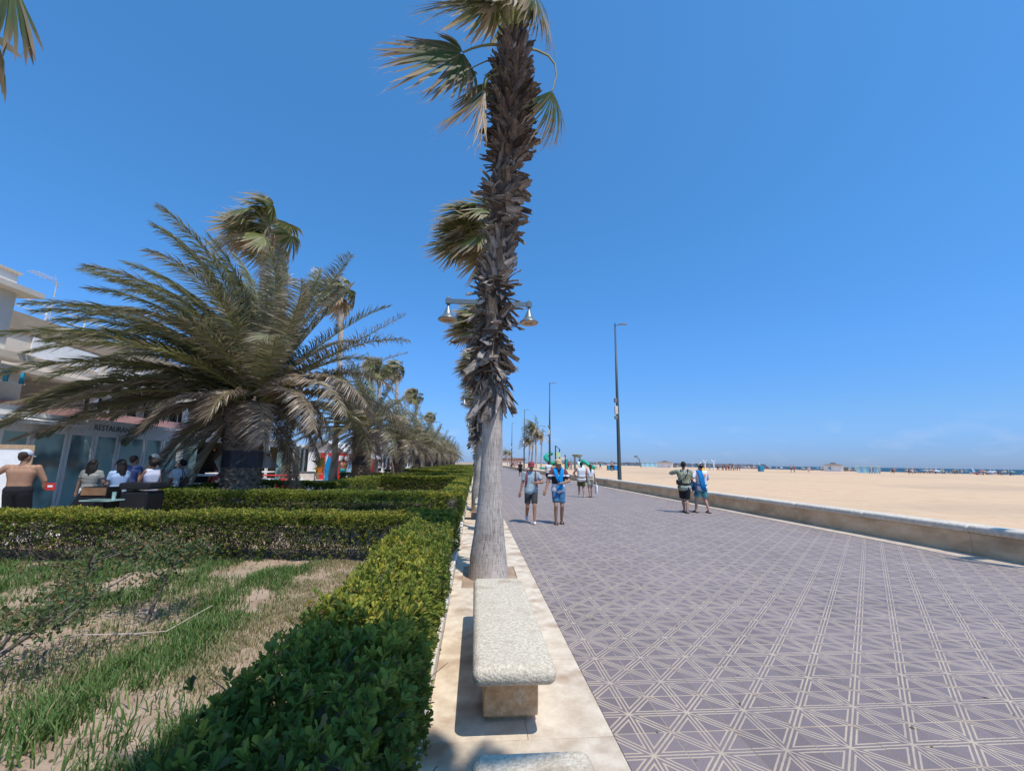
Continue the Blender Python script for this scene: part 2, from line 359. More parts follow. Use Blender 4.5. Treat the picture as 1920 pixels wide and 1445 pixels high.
TA, TB, TX0, TY0 = 0.4165, 0.4267, 1.11, 2.80      # tile pitch and the centre of one tile
def tile_mat():
    """purple-grey tile with a sand-filled eight-armed star of triple grooves"""
    m = bpy.data.materials.new('star_tile'); m.use_nodes = True; N, L = nodes_of(m); b = N['Principled BSDF']
    g = N.new('ShaderNodeNewGeometry'); sp = N.new('ShaderNodeSeparateXYZ'); L.new(g.outputs['Position'], sp.inputs[0])
    def mt(op, a, c=None, d=None):
        n = N.new('ShaderNodeMath'); n.operation = op
        for i, q in enumerate((a, c, d)):
            if q is None: continue
            if isinstance(q, (int, float)): n.inputs[i].default_value = q
            else: L.new(q, n.inputs[i])
        return n.outputs[0]
    ux = mt('DIVIDE', mt('SUBTRACT', sp.outputs[0], TX0), TA); uy = mt('DIVIDE', mt('SUBTRACT', sp.outputs[1], TY0), TB)
    ix, iy = mt('ROUND', ux), mt('ROUND', uy)
    ax, ay = mt('ABSOLUTE', mt('SUBTRACT', ux, ix)), mt('ABSOLUTE', mt('SUBTRACT', uy, iy))
    wob = N.new('ShaderNodeTexNoise'); wob.inputs['Scale'].default_value = 30; L.new(g.outputs['Position'], wob.inputs['Vector'])
    wv = mt('MULTIPLY', mt('SUBTRACT', wob.outputs['Fac'], 0.5), 0.012)
    hi, lo = mt('MAXIMUM', ax, ay), mt('MINIMUM', ax, ay)
    dist = mt('ADD', mt('MINIMUM', lo, mt('MULTIPLY', mt('SUBTRACT', hi, lo), 0.7071)), wv)
    d2 = mt('ABSOLUTE', mt('SUBTRACT', dist, 0.064))
    def soft(x, w, e): 
        n = N.new('ShaderNodeMapRange'); n.interpolation_type = 'SMOOTHSTEP'; n.inputs[1].default_value = w - e; n.inputs[2].default_value = w + e
        n.inputs[3].default_value = 1; n.inputs[4].default_value = 0; L.new(x, n.inputs[0]); return n.outputs[0]
    line = mt('MAXIMUM', soft(dist, 0.0145, 0.005), soft(d2, 0.0135, 0.005))
    joint = soft(mt('SUBTRACT', 0.5, hi), 0.010, 0.004)
    groove = mt('MAXIMUM', line, joint)
    wear = N.new('ShaderNodeTexNoise'); wear.inputs['Scale'].default_value = 2.3; wear.inputs['Detail'].default_value = 4; L.new(g.outputs['Position'], wear.inputs['Vector'])
    wr = N.new('ShaderNodeMapRange'); wr.inputs[1].default_value = 0.3; wr.inputs[2].default_value = 0.62; wr.inputs[3].default_value = 0.62; wr.inputs[4].default_value = 1.0; L.new(wear.outputs['Fac'], wr.inputs[0])
    gf = mt('MULTIPLY', groove, wr.outputs[0])
    fine = N.new('ShaderNodeTexNoise'); fine.inputs['Scale'].default_value = 160; fine.inputs['Detail'].default_value = 3; L.new(g.outputs['Position'], fine.inputs['Vector'])
    dk = N.new('ShaderNodeValToRGB'); dk.color_ramp.elements[0].position = 0.3; dk.color_ramp.elements[1].position = 0.7
    dk.color_ramp.elements[0].color = (0.165, 0.127, 0.126, 1); dk.color_ramp.elements[1].color = (0.26, 0.206, 0.201, 1); L.new(fine.outputs['Fac'], dk.inputs[0])
    cmb = N.new('ShaderNodeCombineXYZ'); L.new(ix, cmb.inputs[0]); L.new(iy, cmb.inputs[1])
    wn_ = N.new('ShaderNodeTexWhiteNoise'); wn_.noise_dimensions = '2D'; L.new(cmb.outputs[0], wn_.inputs['Vector'])
    big = N.new('ShaderNodeTexNoise'); big.inputs['Scale'].default_value = 0.45; big.inputs['Detail'].default_value = 5; L.new(g.outputs['Position'], big.inputs['Vector'])
    val = mt('ADD', mt('ADD', 0.68, mt('MULTIPLY', wn_.outputs['Value'], 0.24)), mt('MULTIPLY', big.outputs['Fac'], 0.40))
    h = N.new('ShaderNodeHueSaturation'); L.new(dk.outputs[0], h.inputs['Color']); L.new(val, h.inputs['Value'])
    # ochre tread stains, scattered
    st = N.new('ShaderNodeTexNoise'); st.inputs['Scale'].default_value = 1.7; st.inputs['Detail'].default_value = 7; st.inputs['Roughness'].default_value = 0.7; L.new(g.outputs['Position'], st.inputs['Vector'])
    sm = N.new('ShaderNodeMapRange'); sm.inputs[1].default_value = 0.58; sm.inputs[2].default_value = 0.76; sm.inputs[4].default_value = 0.75; L.new(st.outputs['Fac'], sm.inputs[0])
    m0 = N.new('ShaderNodeMixRGB'); m0.inputs[2].default_value = (0.33, 0.24, 0.19, 1); L.new(sm.outputs[0], m0.inputs[0]); L.new(h.outputs[0], m0.inputs[1])
    mx = N.new('ShaderNodeMixRGB'); mx.inputs[2].default_value = (0.52, 0.41, 0.295, 1); L.new(gf, mx.inputs[0]); L.new(m0.outputs[0], mx.inputs[1])
    L.new(mx.outputs[0], b.inputs['Base Color']); b.inputs['Roughness'].default_value = 0.75; b.inputs['Specular IOR Level'].default_value = 0.12; b.inputs['Sheen Weight'].default_value = 0.22; b.inputs['Sheen Roughness'].default_value = 0.45; b.inputs['Sheen Tint'].default_value = (0.95, 0.86, 0.84, 1)
    bp = N.new('ShaderNodeBump'); bp.invert = True; bp.inputs['Strength'].default_value = 0.7; bp.inputs['Distance'].default_value = 0.003
    L.new(mt('ADD', groove, mt('MULTIPLY', fine.outputs['Fac'], 0.25)), bp.inputs['Height']); L.new(bp.outputs[0], b.inputs['Normal'])
    return m
M['tile'] = tile_mat()
def ring_trunk_mat():
    m = bpy.data.materials.new('ringed_palm_bark'); m.use_nodes = True; N, L = nodes_of(m); b = N['Principled BSDF']; b.inputs['Roughness'].default_value = 0.9
    t = N.new('ShaderNodeTexCoord')
    def tex(scale, st, det=4, dist=0.0):
        mp_ = N.new('ShaderNodeMapping'); mp_.inputs['Scale'].default_value = st; L.new(t.outputs['Object'], mp_.inputs[0])
        n = N.new('ShaderNodeTexNoise'); n.inputs['Scale'].default_value = scale; n.inputs['Detail'].default_value = det; n.inputs['Distortion'].default_value = dist; L.new(mp_.outputs[0], n.inputs['Vector']); return n.outputs['Fac']
    rings = tex(16, (0.3, 0.3, 8.0), 4, 0.6); fiss = tex(48, (1.6, 1.6, 0.12), 4, 0.5); big = tex(2.2, (1, 1, 1), 4)
    a0 = N.new('ShaderNodeMath'); a0.operation = 'MULTIPLY'; a0.inputs[1].default_value = 0.34; L.new(rings, a0.inputs[0]); a = N.new('ShaderNodeMath'); a.operation = 'MULTIPLY_ADD'; a.inputs[1].default_value = 0.66; L.new(fiss, a.inputs[0]); L.new(a0.outputs[0], a.inputs[2])
    r = N.new('ShaderNodeValToRGB'); e = r.color_ramp.elements; e[0].position = 0.36; e[0].color = (0.17, 0.135, 0.11, 1); e[1].position = 0.62; e[1].color = (0.56, 0.48, 0.415, 1)
    k = e.new(0.46); k.color = (0.42, 0.355, 0.30, 1); L.new(a.outputs[0], r.inputs[0])
    h = N.new('ShaderNodeHueSaturation'); mr = N.new('ShaderNodeMapRange'); mr.inputs[1].default_value = 0.3; mr.inputs[2].default_value = 0.7; mr.inputs[3].default_value = 0.75; mr.inputs[4].default_value = 1.2
    L.new(big, mr.inputs[0]); L.new(mr.outputs[0], h.inputs['Value']); L.new(r.outputs[0], h.inputs['Color']); L.new(h.outputs[0], b.inputs['Base Color'])
    bp = N.new('ShaderNodeBump'); bp.inputs['Strength'].default_value = 0.9; bp.inputs['Distance'].default_value = 0.012; L.new(a.outputs[0], bp.inputs['Height']); L.new(bp.outputs[0], b.inputs['Normal'])
    return m
M['trunk'] = ring_trunk_mat()

# ================================================================== SETTING
def grid_mesh(x0, x1, y0, y1, nx, ny, zf):
    xs, ys = np.linspace(x0, x1, nx), np.linspace(y0, y1, ny); X, Y = np.meshgrid(xs, ys)
    P = np.stack([X.ravel(), Y.ravel(), zf(X, Y).ravel()], 1)
    i, j = np.meshgrid(np.arange(nx - 1), np.arange(ny - 1)); q = (j * nx + i).ravel()
    return P, np.stack([q, q + 1, q + nx + 1, q + nx], 1)
def sstep(x, a, b): t = np.clip((x - a) / (b - a), 0, 1); return t * t * (3 - 2 * t)
def sandz(X, Y):
    X = np.asarray(X, float); Y = np.asarray(Y, float)
    return 0.16 + 0.32 * sstep(Y, 15, 80) * (1 - sstep(X, 30, 120)) - 0.14 * sstep(X, 60, 150) + 0.025 * vnoise(X * 0.35, Y * 0.35, 3)
b = MB(); b.add([(-4000, -300, -0.3), (4000, -300, -0.3), (4000, 6000, -0.3), (-4000, 6000, -0.3)], [(0, 1, 2, 3)]); structure(b.build('ground', M['soil']))
b = MB(); b.add(*grid_mesh(10.3, 172, -40, 900, 90, 300, sandz)); structure(b.build('beach', M['sand'], smooth=True))
b = MB(); b.add([(171.5, -400, -0.06), (20000, -400, -0.06), (20000, 20000, -0.06), (171.5, 20000, -0.06)], [(0, 1, 2, 3)]); structure(b.build('sea', M['water']))
def soilz(X, Y): return -0.02 + 0.045 * vnoise(X * 1.3, Y * 1.3, 5) + 0.02 * vnoise(X * 4, Y * 4, 6)
b = MB(); b.add(*grid_mesh(-9.0, -0.36, -4, 200, 110, 900, soilz)); structure(b.build('garden_soil', M['soil'], smooth=True))
b = MB(); b.add([(-40, -10, 0.0), (-9.0, -10, 0.0), (-9.0, 250, 0.0), (-40, 250, 0.0)], [(0, 1, 2, 3)]); structure(b.build('terrace', M['kerb']))

# promenade: tiles nearest the camera one by one, the next ones joined, then a sheet
prom = MB(); prom.add([(0.93, -6, -0.028), (9.5, -6, -0.028), (9.5, 15.19, -0.028), (0.93, 15.19, -0.028)], [(0, 1, 2, 3)])
PX1 = 9.5
YS = TY0 + TB * 0.5 + TB * 28
prom.add([(0.93, YS, -0.002), (PX1, YS, -0.002), (PX1, 260, -0.002), (0.93, 260, -0.002)], [(0, 1, 2, 3)])
prom = structure(prom.build('promenade', M['tile']))
tb = MB(); g_ = 0.0016; tb.bevbox((0, 0, -0.0125), (TA - g_, TB - g_, 0.025), 0.0025, seg=1); tile_me = tb.mesh('tile', M['tile'])
cand = []
for i in range(-1, 22):
    for j in range(-1, 29):
        x, y = TX0 + TA * i, TY0 + TB * j
        if x - TA / 2 < 0.93 or x + TA / 2 > PX1: continue
        cand.append((math.hypot(x * 0.7, y), x, y))
cand.sort()
vis = [c for c in cand if c[2] > 2.4 and abs(c[1] / c[2] - 0.08) < 1.45]
near = set(vis[:300])
rest = MB()
for c in cand:
    if c in near:
        inst('tile', tile_me, prom, (c[1], c[2], random.uniform(-0.0012, 0.0012)), (random.uniform(-.0025, .0025), random.uniform(-.0025, .0025), 0))
    else: rest.bevbox((c[1], c[2], -0.0125 + random.uniform(-0.001, 0.001)), (TA - g_, TB - g_, 0.025), 0.0025)
# cut pieces along both edges
for j in range(-1, 29):
    y = TY0 + TB * j
    rest.box((0.931 + 0.0135 - 0.5 * 0, y, -0.0125), (0.0, TB - g_, 0.025)) if False else None
xl = min(c[1] for c in cand) - TA / 2; xr = max(c[1] for c in cand) + TA / 2
for j in range(-1, 29):
    y = TY0 + TB * j
    rest.box(((0.932 + xl - g_) / 2, y, -0.0125), (xl - g_ - 0.932, TB - g_, 0.0248)); rest.box(((PX1 + xr + g_) / 2, y, -0.0125), (PX1 - xr - g_, TB - g_, 0.0248))
rest.build('tile_rows', M['tile'], prom, stuff=True)

# paved strip with benches and palms
PALM_Y = [-2.0 + 8.9 * k for k in range(0, 22)]
strip = MB(); strip.add([(-0.27, -6, -0.03), (0.93, -6, -0.03), (0.93, 36, -0.03), (-0.27, 36, -0.03)], [(0, 1, 2, 3)])
strip.add([(-0.27, 36, -0.002), (0.93, 36, -0.002), (0.93, 260, -0.002), (-0.27, 260, -0.002)], [(0, 1, 2, 3)])
strip = structure(strip.build('pavement', M['slab']))
y = -4.0; k = 0
def slab(x0, x1, y0, y1):
    s = MB(); s.bevbox((0, 0, -0.02), (x1 - x0 - 0.003, y1 - y0 - 0.004, 0.04), 0.002)
    inst('paving_slab', s.mesh('paving_slab', M['slab']), strip, ((x0 + x1) / 2, (y0 + y1) / 2, random.uniform(-0.0015, 0.0015)), (random.uniform(-.002, .002), random.uniform(-.002, .002), 0))
edges = []
for p in PALM_Y:
    if p < 36: edges.append((p - 0.62, p + 0.62))
cur = -4.0
for a, e in edges + [(36, 36)]:
    n = max(1, round((a - cur) / 1.05))
    if a > cur + 0.1:
        for q in range(n): 
            y0, y1 = cur + (a - cur) * q / n, cur + (a - cur) * (q + 1) / n
            if q % 2: slab(-0.27, 0.93, y0, y1)
            else: slab(-0.27, 0.38, y0, y1); slab(0.38, 0.93, y0, y1)
    if e > a: slab(-0.27, -0.14, a, e); slab(0.68, 0.93, a, e)
    cur = e
for a, e in edges:
    pit = MB(); pit.add(*grid_mesh(-0.14, 0.68, a, e, 10, 12, lambda X, Y: -0.016 + 0.01 * vnoise(X * 6, Y * 6, 9))); pit.build('tree_pit', M['soil'], strip, smooth=True)
# low kerb that holds the garden bed, stone by stone
kerb = MB(); kerb.add([(-0.36, -5, -0.05), (-0.27, -5, -0.05), (-0.27, 250, -0.05), (-0.36, 250, -0.05)], [(0, 1, 2, 3)])
kerb = structure(kerb.build('garden_kerb', M['kerb']))
ks = MB(); ks.bevbox((0, 0, 0.03), (0.09, 0.992, 0.16), 0.018, seg=2); kme = ks.mesh('kerb_stone', M['kerb'])
for q in range(34): inst('kerb_stone', kme, kerb, (-0.318 + random.uniform(-.004, .004), -3.5 + q, random.uniform(-.006, .006)), (0, 0, random.uniform(-.004, .004)))
kr = MB()
for q in range(34, 200): kr.box((-0.318, -3.5 + q, 0.03), (0.085, 0.985, 0.15))
kr.build('kerb_row', M['kerb'], kerb, stuff=True)
# white stone edging at the foot of the beach wall
edge = MB(); edge.add([(9.5, -6, -0.03), (10.02, -6, -0.03), (10.02, 260, -0.03), (9.5, 260, -0.03)], [(0, 1, 2, 3)]); edge = structure(edge.build('edging', M['edging']))
es = MB(); es.bevbox((0, 0, -0.01), (0.515, 1.19, 0.05), 0.006); eme = es.mesh('edging_stone', M['edging'])
for q in range(50): inst('edging_stone', eme, edge, (9.76, 2 + 1.2 * q, random.uniform(-.002, .002)))
er = MB()
for q in range(50, 180): er.box((9.76, 2 + 1.2 * q, -0.01), (0.515, 1.19, 0.05))
er.build('edging_row', M['edging'], edge, stuff=True)
# beach wall
bw = thing('beach_wall', 'long low tan stone wall with a rounded pale cap along the sand', 'wall', (10.2, 0, 0))
wb = MB(); wb.bevbox((0, 0, 0.2), (0.40, 2.397, 0.46), 0.003, seg=1); wme = wb.mesh('wall_block', M['wall'])
cb = MB(); cb.bevbox((0, 0, 0), (0.52, 2.42, 0.15), 0.06, seg=4); cme = cb.mesh('cap_stone', M['cap'], smooth=True)
wr_, cr_ = MB(), MB()
for q in range(95):
    yy = 2.2 + 2.4 * q
    if q < 40:
        inst('wall_block', wme, bw, (random.uniform(-.004, .004), yy, 0)); inst('cap_stone', cme, bw, (random.uniform(-.005, .005), yy, 0.508 + random.uniform(-.002, .002), ) if True else None)
    else: wr_.box((10.2, yy, 0.2), (0.40, 2.39, 0.46)); cr_.bevbox((10.2, yy, 0.508), (0.52, 2.39, 0.15), 0.05, seg=2)
wr_.build('wall_row', M['wall'], bw, stuff=True); cr_.build('cap_row', M['cap'], bw, stuff=True)

# ================================================================== BENCHES
def make_bench(label, loc):
    t = thing('stone_bench', label, 'bench', loc, 'stone benches on the paved strip')
    s = MB(); s.bevbox((0, 0, 0.39), (0.53, 2.12, 0.12), 0.055, seg=5)
    me = s.mesh('seat', M['bench_top'], smooth=True)
    inst('seat', me, t, (0, 0, 0))
    s = MB(); s.bevbox((0, 0, 0.182), (0.37, 1.56, 0.298), 0.012, seg=2); inst('base', s.mesh('base', M['bench_base']), t, (0, 0, 0))
    s = MB(); s.box((0, 0, 0.016), (0.31, 1.46, 0.034)); inst('foot', s.mesh('foot', M['bench_base']), t, (0, 0, 0))
    return t
bench0 = make_bench('stone bench in full view in front of the nearest fan palm', (0.285, 3.96, 0))
copy_tree(bench0, loc=(0.285, 1.09, 0), label='stone bench partly in shade at the bottom edge of the photo')
far_b = [14.2, 18.6, 21.4, 36.4, 39.2, 54.2, 57.0]
bl = ['stone bench just behind the first pair of palm trunks', 'stone bench past the second fan palm of the strip', 'stone bench before the third fan palm of the strip',
      'small stone bench far along the strip past the fourth palm', 'small stone bench far along the strip before the fifth palm', 'tiny stone bench far off past the sixth palm', 'tiny stone bench far off before the seventh palm']
for yy, l in zip(far_b, bl): copy_tree(bench0, loc=(0.285, yy, 0), label=l)

# ================================================================== STREET LAMPS
def make_lamp(label, loc):
    t = thing('street_lamp', label, 'street lamp', loc, 'twin bell street lamps on the strip')
    s = MB(); s.box((0, 0, 0.37), (0.34, 0.40, 0.74)); s.box((0, 0, 0.76), (0.40, 0.46, 0.045)); s.build('plinth', M['kerb'], None).parent = t
    s = MB(); s.tube([(0, 0, 0.78), (0, 0, 1.1), (0, 0, 1.12), (0, 0, 6.3)], [0.11, 0.10, 0.075, 0.055], 14); s.build('pole', M['pole'], None, smooth=True).parent = t
    s = MB(); s.box((0, 0, 6.10), (2.42, 0.07, 0.12)); s.box((-1.13, 0, 6.10), (0.12, 0.12, 0.16)); s.box((1.13, 0, 6.10), (0.12, 0.12, 0.16)); s.build('crossarm', M['lampmetal'], None).parent = t
    for sx in (-1, 1):
        s = MB(); s.lathe((sx * 1.13, 0, 5.55), [(0.262, 0), (0.268, 0.02), (0.24, 0.05), (0.17, 0.11), (0.115, 0.19), (0.08, 0.28), (0.062, 0.33), (0.05, 0.35), (0.035, 0.38), (0.035, 0.47)], 24)
        h = s.build('lamp_head', M['lampmetal'], None, smooth=True); h.parent = t
        s = MB(); s.lathe((sx * 1.13, 0, 5.542), [(0.25, 0), (0.25, 0.007)], 24); l_ = s.build('lens', M['lens'], None); l_.parent = h
        s = MB()
        for dx, dy, wx, wy in ((0, 0.045, .22, .012), (0, -0.045, .22, .012), (.105, 0, .012, .08), (-.105, 0, .012, .08)): s.box((sx * 1.13 + dx, dy, 5.536), (wx, wy, 0.008))
        s.build('panel_rim', M['grey'], None).parent = h
        s = MB(); s.tube([(sx * 1.13, 0, 6.18), (sx * 1.13, 0, 6.25)], [0.03, 0.01], 8); s.build('finial', M['lampmetal'], None).parent = t
    return t
lamp0 = make_lamp('twin bell street lamp behind the nearest fan palm', (0.26, 11.4, 0))
for k, l in enumerate(['second twin bell street lamp along the strip', 'third twin bell street lamp along the strip, tiny', 'fourth twin bell street lamp along the strip, tiny and mostly hidden']):
    copy_tree(lamp0, loc=(0.26, 11.4 + 17.8 * (k + 1), 0), label=l)
def make_mast(label, loc):
    t = thing('lamp_mast', label, 'lamp post', loc, 'tall lamp masts behind the beach wall')
    s = MB(); s.tube([(0, 0, -0.3), (0, 0, 0.6), (0, 0, 6), (0, 0, 12.1)], [0.155, 0.15, 0.11, 0.06], 14); s.build('pole', M['pole'], None, smooth=True).parent = t
    s = MB(); s.tube([(0, 0, 12.05), (0, 0, 12.5)], [0.055, 0.04], 8); s.tube([(0, 0, 12.3), (0.35, -0.05, 12.38)], [0.03, 0.03], 6); s.build('bracket', M['pole'], None).parent = t
    s = MB(); s.bevbox((0.62, -0.05, 12.42), (0.62, 0.26, 0.07), 0.03); s.build('lamp_head', M['grey'], None).parent = t
    s = MB(); s.bevbox((-0.17, -0.08, 6.35), (0.2, 0.2, 0.34), 0.02); s.build('bracket_box', M['grey'], None).parent = t
    s = MB(); s.bevbox((-0.17, -0.08, 5.05), (0.2, 0.2, 0.26), 0.02); s.build('bracket_box', M['grey'], None).parent = t
    s = MB(); s.bevbox((-0.15, -0.12, 5.6), (0.24, 0.2, 0.62), 0.03); s.build('control_box', M['kerb'], None).parent = t
    return t
mast0 = make_mast('tall dark lamp mast with a cream box, nearest one on the sand', (9.5 + 1.15, 31.4, 0.1))
for k, (yy, l) in enumerate([(58, 'second tall lamp mast, in front of the playground slide'), (89, 'third tall lamp mast, just left of the beach palms'), (120, 'fourth tall lamp mast, above the small distant palm')]):
    copy_tree(mast0, loc=(10.05 + 0.01 * k, yy, 0.3), label=l)
copy_tree(mast0, loc=(12.35, 2.95, 0.1), label='tall lamp mast outside the frame whose shadow crosses the wall')
# ================================================================== PALMS
WIND = nrm((-1.0, 0.18, 0.02))
def fan_blade(s, hub, axis, normal, L, spread=2.2, n=36, droop=0.25, wind=0.35, dry=0.0, tint=0.5, rng=RNG, fray=0.5, mi=0, solid=False):
    """costapalmate blade: pleated segments joined near the hub, split and threadlike at the tips"""
    u = nrm(axis); w = nrm(np.cross(normal, u)); nn = nrm(np.cross(u, w))
    da = 2 * spread / n; ts = np.array([0.04, 0.3, 0.55, 0.72, 0.88, 1.0])
    for i in range(n):
        a = -spread + (i + 0.5) * da
        Li = L * (1 - 0.30 * (a / spread) ** 2) * rng.uniform(0.88, 1.08)
        d = math.cos(a) * u + math.sin(a) * w - nn * (0.22 * abs(math.sin(a)) - 0.10)
        d = nrm(d); sd = nrm(np.cross(nn, d))
        jit = rng.normal(0, 0.05, 3); dr = droop * rng.uniform(0.6, 1.5); wi = wind * rng.uniform(0.6, 1.4)
        half = np.array([0.006, 0.19 * da, 0.35 * da, 0.34 * da, 0.19 * da, 0.02 * da]) * L * (np.array([1, 1, 1.05, 1.4, 2.0, 3.0]) if solid else 1)
        base = np.outer(ts, d * Li) + hub
        off = np.outer(ts ** 2.6, V3((0, 0, -1)) * dr * Li + WIND * wi * Li + jit * Li)
        P = base + off
        fold = nn * (0.4 if True else 0)
        A = P - sd * half[:, None] + np.outer(half, fold) * 0.6; B = P + sd * half[:, None] - np.outer(half, fold) * 0.6
        Vv = np.concatenate([A, B]); k = len(ts)
        F = np.array([(j, j + 1, k + j + 1, k + j) for j in range(k - 1)])
        t2 = np.concatenate([ts, ts]); dd = np.clip(dry + sstep(t2, 0.62 - 0.3 * fray * rng.random(), 1.0) * 0.95, 0, 1)
        if dry < 0.5 and rng.random() < 0.10 + 0.15 * fray: dd = np.clip(dd + 0.6, 0, 1)
        s.add(Vv, F, mi, np.clip(tint + rng.normal(0, 0.16), 0, 1), dd)
        if rng.random() < 0.75 * fray + 0.1:      # frayed thread
            p0 = P[-2]; e = P[-1] + WIND * L * rng.uniform(0.05, 0.22) + V3((0, 0, -1)) * L * rng.uniform(-0.05, 0.15) + rng.normal(0, 0.03, 3) * L
            m_ = (p0 + e) / 2 + rng.normal(0, 0.02, 3) * L; h = L * 0.004
            s.add([p0 - sd * h, p0 + sd * h, m_ + sd * h, m_ - sd * h, e], np.array([(0, 1, 2, 3)]), mi, rng.uniform(0.5, 1), 1.0)
            s.add([m_ - sd * h, m_ + sd * h, e], np.array([(0, 1, 2)]), mi, rng.uniform(0.5, 1), 1.0)
def petiole(s, p0, p1, sag, r0, r1, mi=1, n=6):
    t = np.linspace(0, 1, n)[:, None]; p0, p1 = V3(p0), V3(p1)
    pts = p0 * (1 - t) + p1 * t + V3(sag) * (4 * t * (1 - t))
    s.tube(pts, np.linspace(r0, r1, n), 5, mi)
    return nrm(pts[-1] - pts[-2])
def fan_frond(parent, p0, hub, axis, normal, L, sag=(0, 0, 0.1), **k):
    s = MB(); petiole(s, p0, hub, sag, 0.024 * max(.7, L), 0.013 * max(.7, L))
    fan_blade(s, V3(hub), axis, normal, L, **k)
    return s.build('frond', [M['fan'], M['petiole']], parent, attrs=True)
def fan_crown(parent, c, scale, N=24, nseg=30, seed=1, dead=5, windy=1.0, skip=None):
    rng = np.random.default_rng(seed); c = V3(c)
    for k in range(N):
        f = (k + 0.5) / N; el = R(82 - 118 * f ** 0.9); az = k * 2.39996 + rng.uniform(-.3, .3)
        d = V3((math.cos(el) * math.cos(az), math.cos(el) * math.sin(az), math.sin(el)))
        lp = scale * rng.uniform(0.75, 1.05) * (0.8 + 0.3 * f); L = scale * rng.uniform(0.8, 1.0)
        dirw = nrm(d + WIND * 0.55 * windy * (0.6 + 0.5 * f) + V3((0, 0, -0.10 - 0.25 * f)))
        hub = c + dirw * lp + d * 0.06
        ax = nrm(dirw * 0.55 + WIND * 0.75 * windy + V3((0, 0, -0.25 - 0.35 * f)) + rng.normal(0, 0.16, 3))
        nm = nrm(V3((0, 0, 1)) + d * 0.5 * rng.uniform(0.2, 1.2) + rng.normal(0, 0.35, 3))
        if skip and skip(d, hub): continue
        dry = 0.0 if f < 0.72 else rng.choice([0.0, 0.35, 0.8])
        fan_frond(parent, c + d * 0.08, hub, ax, nm, L, sag=(0, 0, 0.12 * scale), spread=rng.uniform(1.7, 2.3), n=nseg, droop=rng.uniform(.15, .35), wind=0.34 * windy,
                  dry=dry, tint=rng.uniform(0.45, 0.95), rng=rng, fray=rng.uniform(0.5, 1.0))
    for k in range(dead):
        az = rng.uniform(0, 6.28); d = V3((math.cos(az), math.sin(az), -0.4))
        hub = c + nrm(d + WIND * 0.5) * scale * rng.uniform(0.35, 0.55) + V3((0, 0, -0.25 * scale))
        fan_frond(parent, c + d * 0.05, hub, nrm(V3((0, 0, -1)) + WIND * 0.35 + d * 0.2), d, scale * rng.uniform(0.7, 0.95), sag=(0, 0, 0.1), spread=rng.uniform(0.4, 1.0), n=max(12, nseg // 2),
                  droop=0.1, wind=0.2, dry=1.0, tint=rng.uniform(0.1, 0.6), rng=rng, fray=1.0)
def boot_mesh(k):
    """a split, curled, dry leaf base: tapered trough with a broken tip; grows along +Z out of the trunk at +Y"""
    rng = np.random.default_rng(100 + k); n = 5; L = rng.uniform(0.26, 0.42); w = rng.uniform(0.055, 0.085); curl = rng.uniform(0.1, 0.9); tw = rng.uniform(-0.8, 0.8)
    P = []
    for i in range(n):
        t = i / (n - 1); z = L * t; out = 0.03 + L * (0.12 * t + curl * 0.55 * t * t); hw = w * (1.15 - 0.35 * t) * (1 if i < n - 1 else 0.85)
        ca, sa = math.cos(tw * t), math.sin(tw * t)
        for q, (x, dy) in enumerate(((-1, 0.028), (-0.35, 0.0), (0.35, 0.0), (1, 0.028))):
            zz = z + (rng.uniform(-0.07, 0.05) if i == n - 1 else 0)
            P.append((hw * x * ca, out - dy * (1.2 - t) + hw * x * sa, zz))
    F = [(i * 4 + j, i * 4 + j + 1, i * 4 + 5 + j, i * 4 + 4 + j) for i in range(n - 1) for j in range(3)]
    top = np.array(P); back = top.copy(); back[:, 1] -= 0.012
    s = MB(); s.add(np.concatenate([top, back]), F + [tuple(q + 4 * n for q in f[::-1]) for f in F] + [(0, 4, 4 + 4 * n, 4 * n)] + [(4 * (n - 1) + j, 4 * (n - 1) + j + 1, 4 * n + 4 * (n - 1) + j + 1, 4 * n + 4 * (n - 1) + j) for j in range(3)]
                    + [(i * 4, (i + 1) * 4, (i + 1) * 4 + 4 * n, i * 4 + 4 * n) for i in range(n - 1)] + [(i * 4 + 3, (i + 1) * 4 + 3, (i + 1) * 4 + 3 + 4 * n, i * 4 + 3 + 4 * n) for i in range(n - 1)])
    return s.mesh('leaf_base', M['boot'])
BOOT = [boot_mesh(k) for k in range(9)]
BOOTD = []
for m_ in BOOT: q_ = m_.copy(); q_.materials[0] = M['boot_dark']; BOOTD.append(q_)
BOOT_V = [(np.array([v.co for v in m.vertices]), [tuple(p.vertices) for p in m.polygons]) for m in BOOT]
def boot_rot(az, lean, roll):
    """rotation that points the boot's +Y outwards at azimuth az, leaning outwards by lean (0 up, pi down)"""
    return Matrix.Rotation(az - math.pi / 2, 3, 'Z') @ Matrix.Rotation(-lean, 3, 'X') @ Matrix.Rotation(roll, 3, 'Y')
def wob(z, s): return 0.02 * math.sin(3 * z + s) + 0.012 * math.sin(7.3 * z + 2 * s)
def bark_tube(s, pts, rad, n=28, seed=0, amp=0.03):
    pts = np.array(pts, float); m = len(pts); a = np.arange(n) / n * 2 * math.pi; rng = np.random.default_rng(seed); P = []
    for i in range(m):
        rr = rad[i] * (1 + amp * (vnoise(np.cos(a) * 2 + 5, np.sin(a) * 2 + pts[i][2] * 3, seed) + rng.normal(0, 0.12, n)))
        P.append(np.stack([pts[i][0] + rr * np.cos(a), pts[i][1] + rr * np.sin(a), np.full(n, pts[i][2])], 1))
    F = np.array([(i * n + j, i * n + (j + 1) % n, (i + 1) * n + (j + 1) % n, (i + 1) * n + j) for i in range(m - 1) for j in range(n)])
    s.add(np.concatenate(P), F); s.add([P[-1][j] for j in range(n)], [tuple(range(n))])

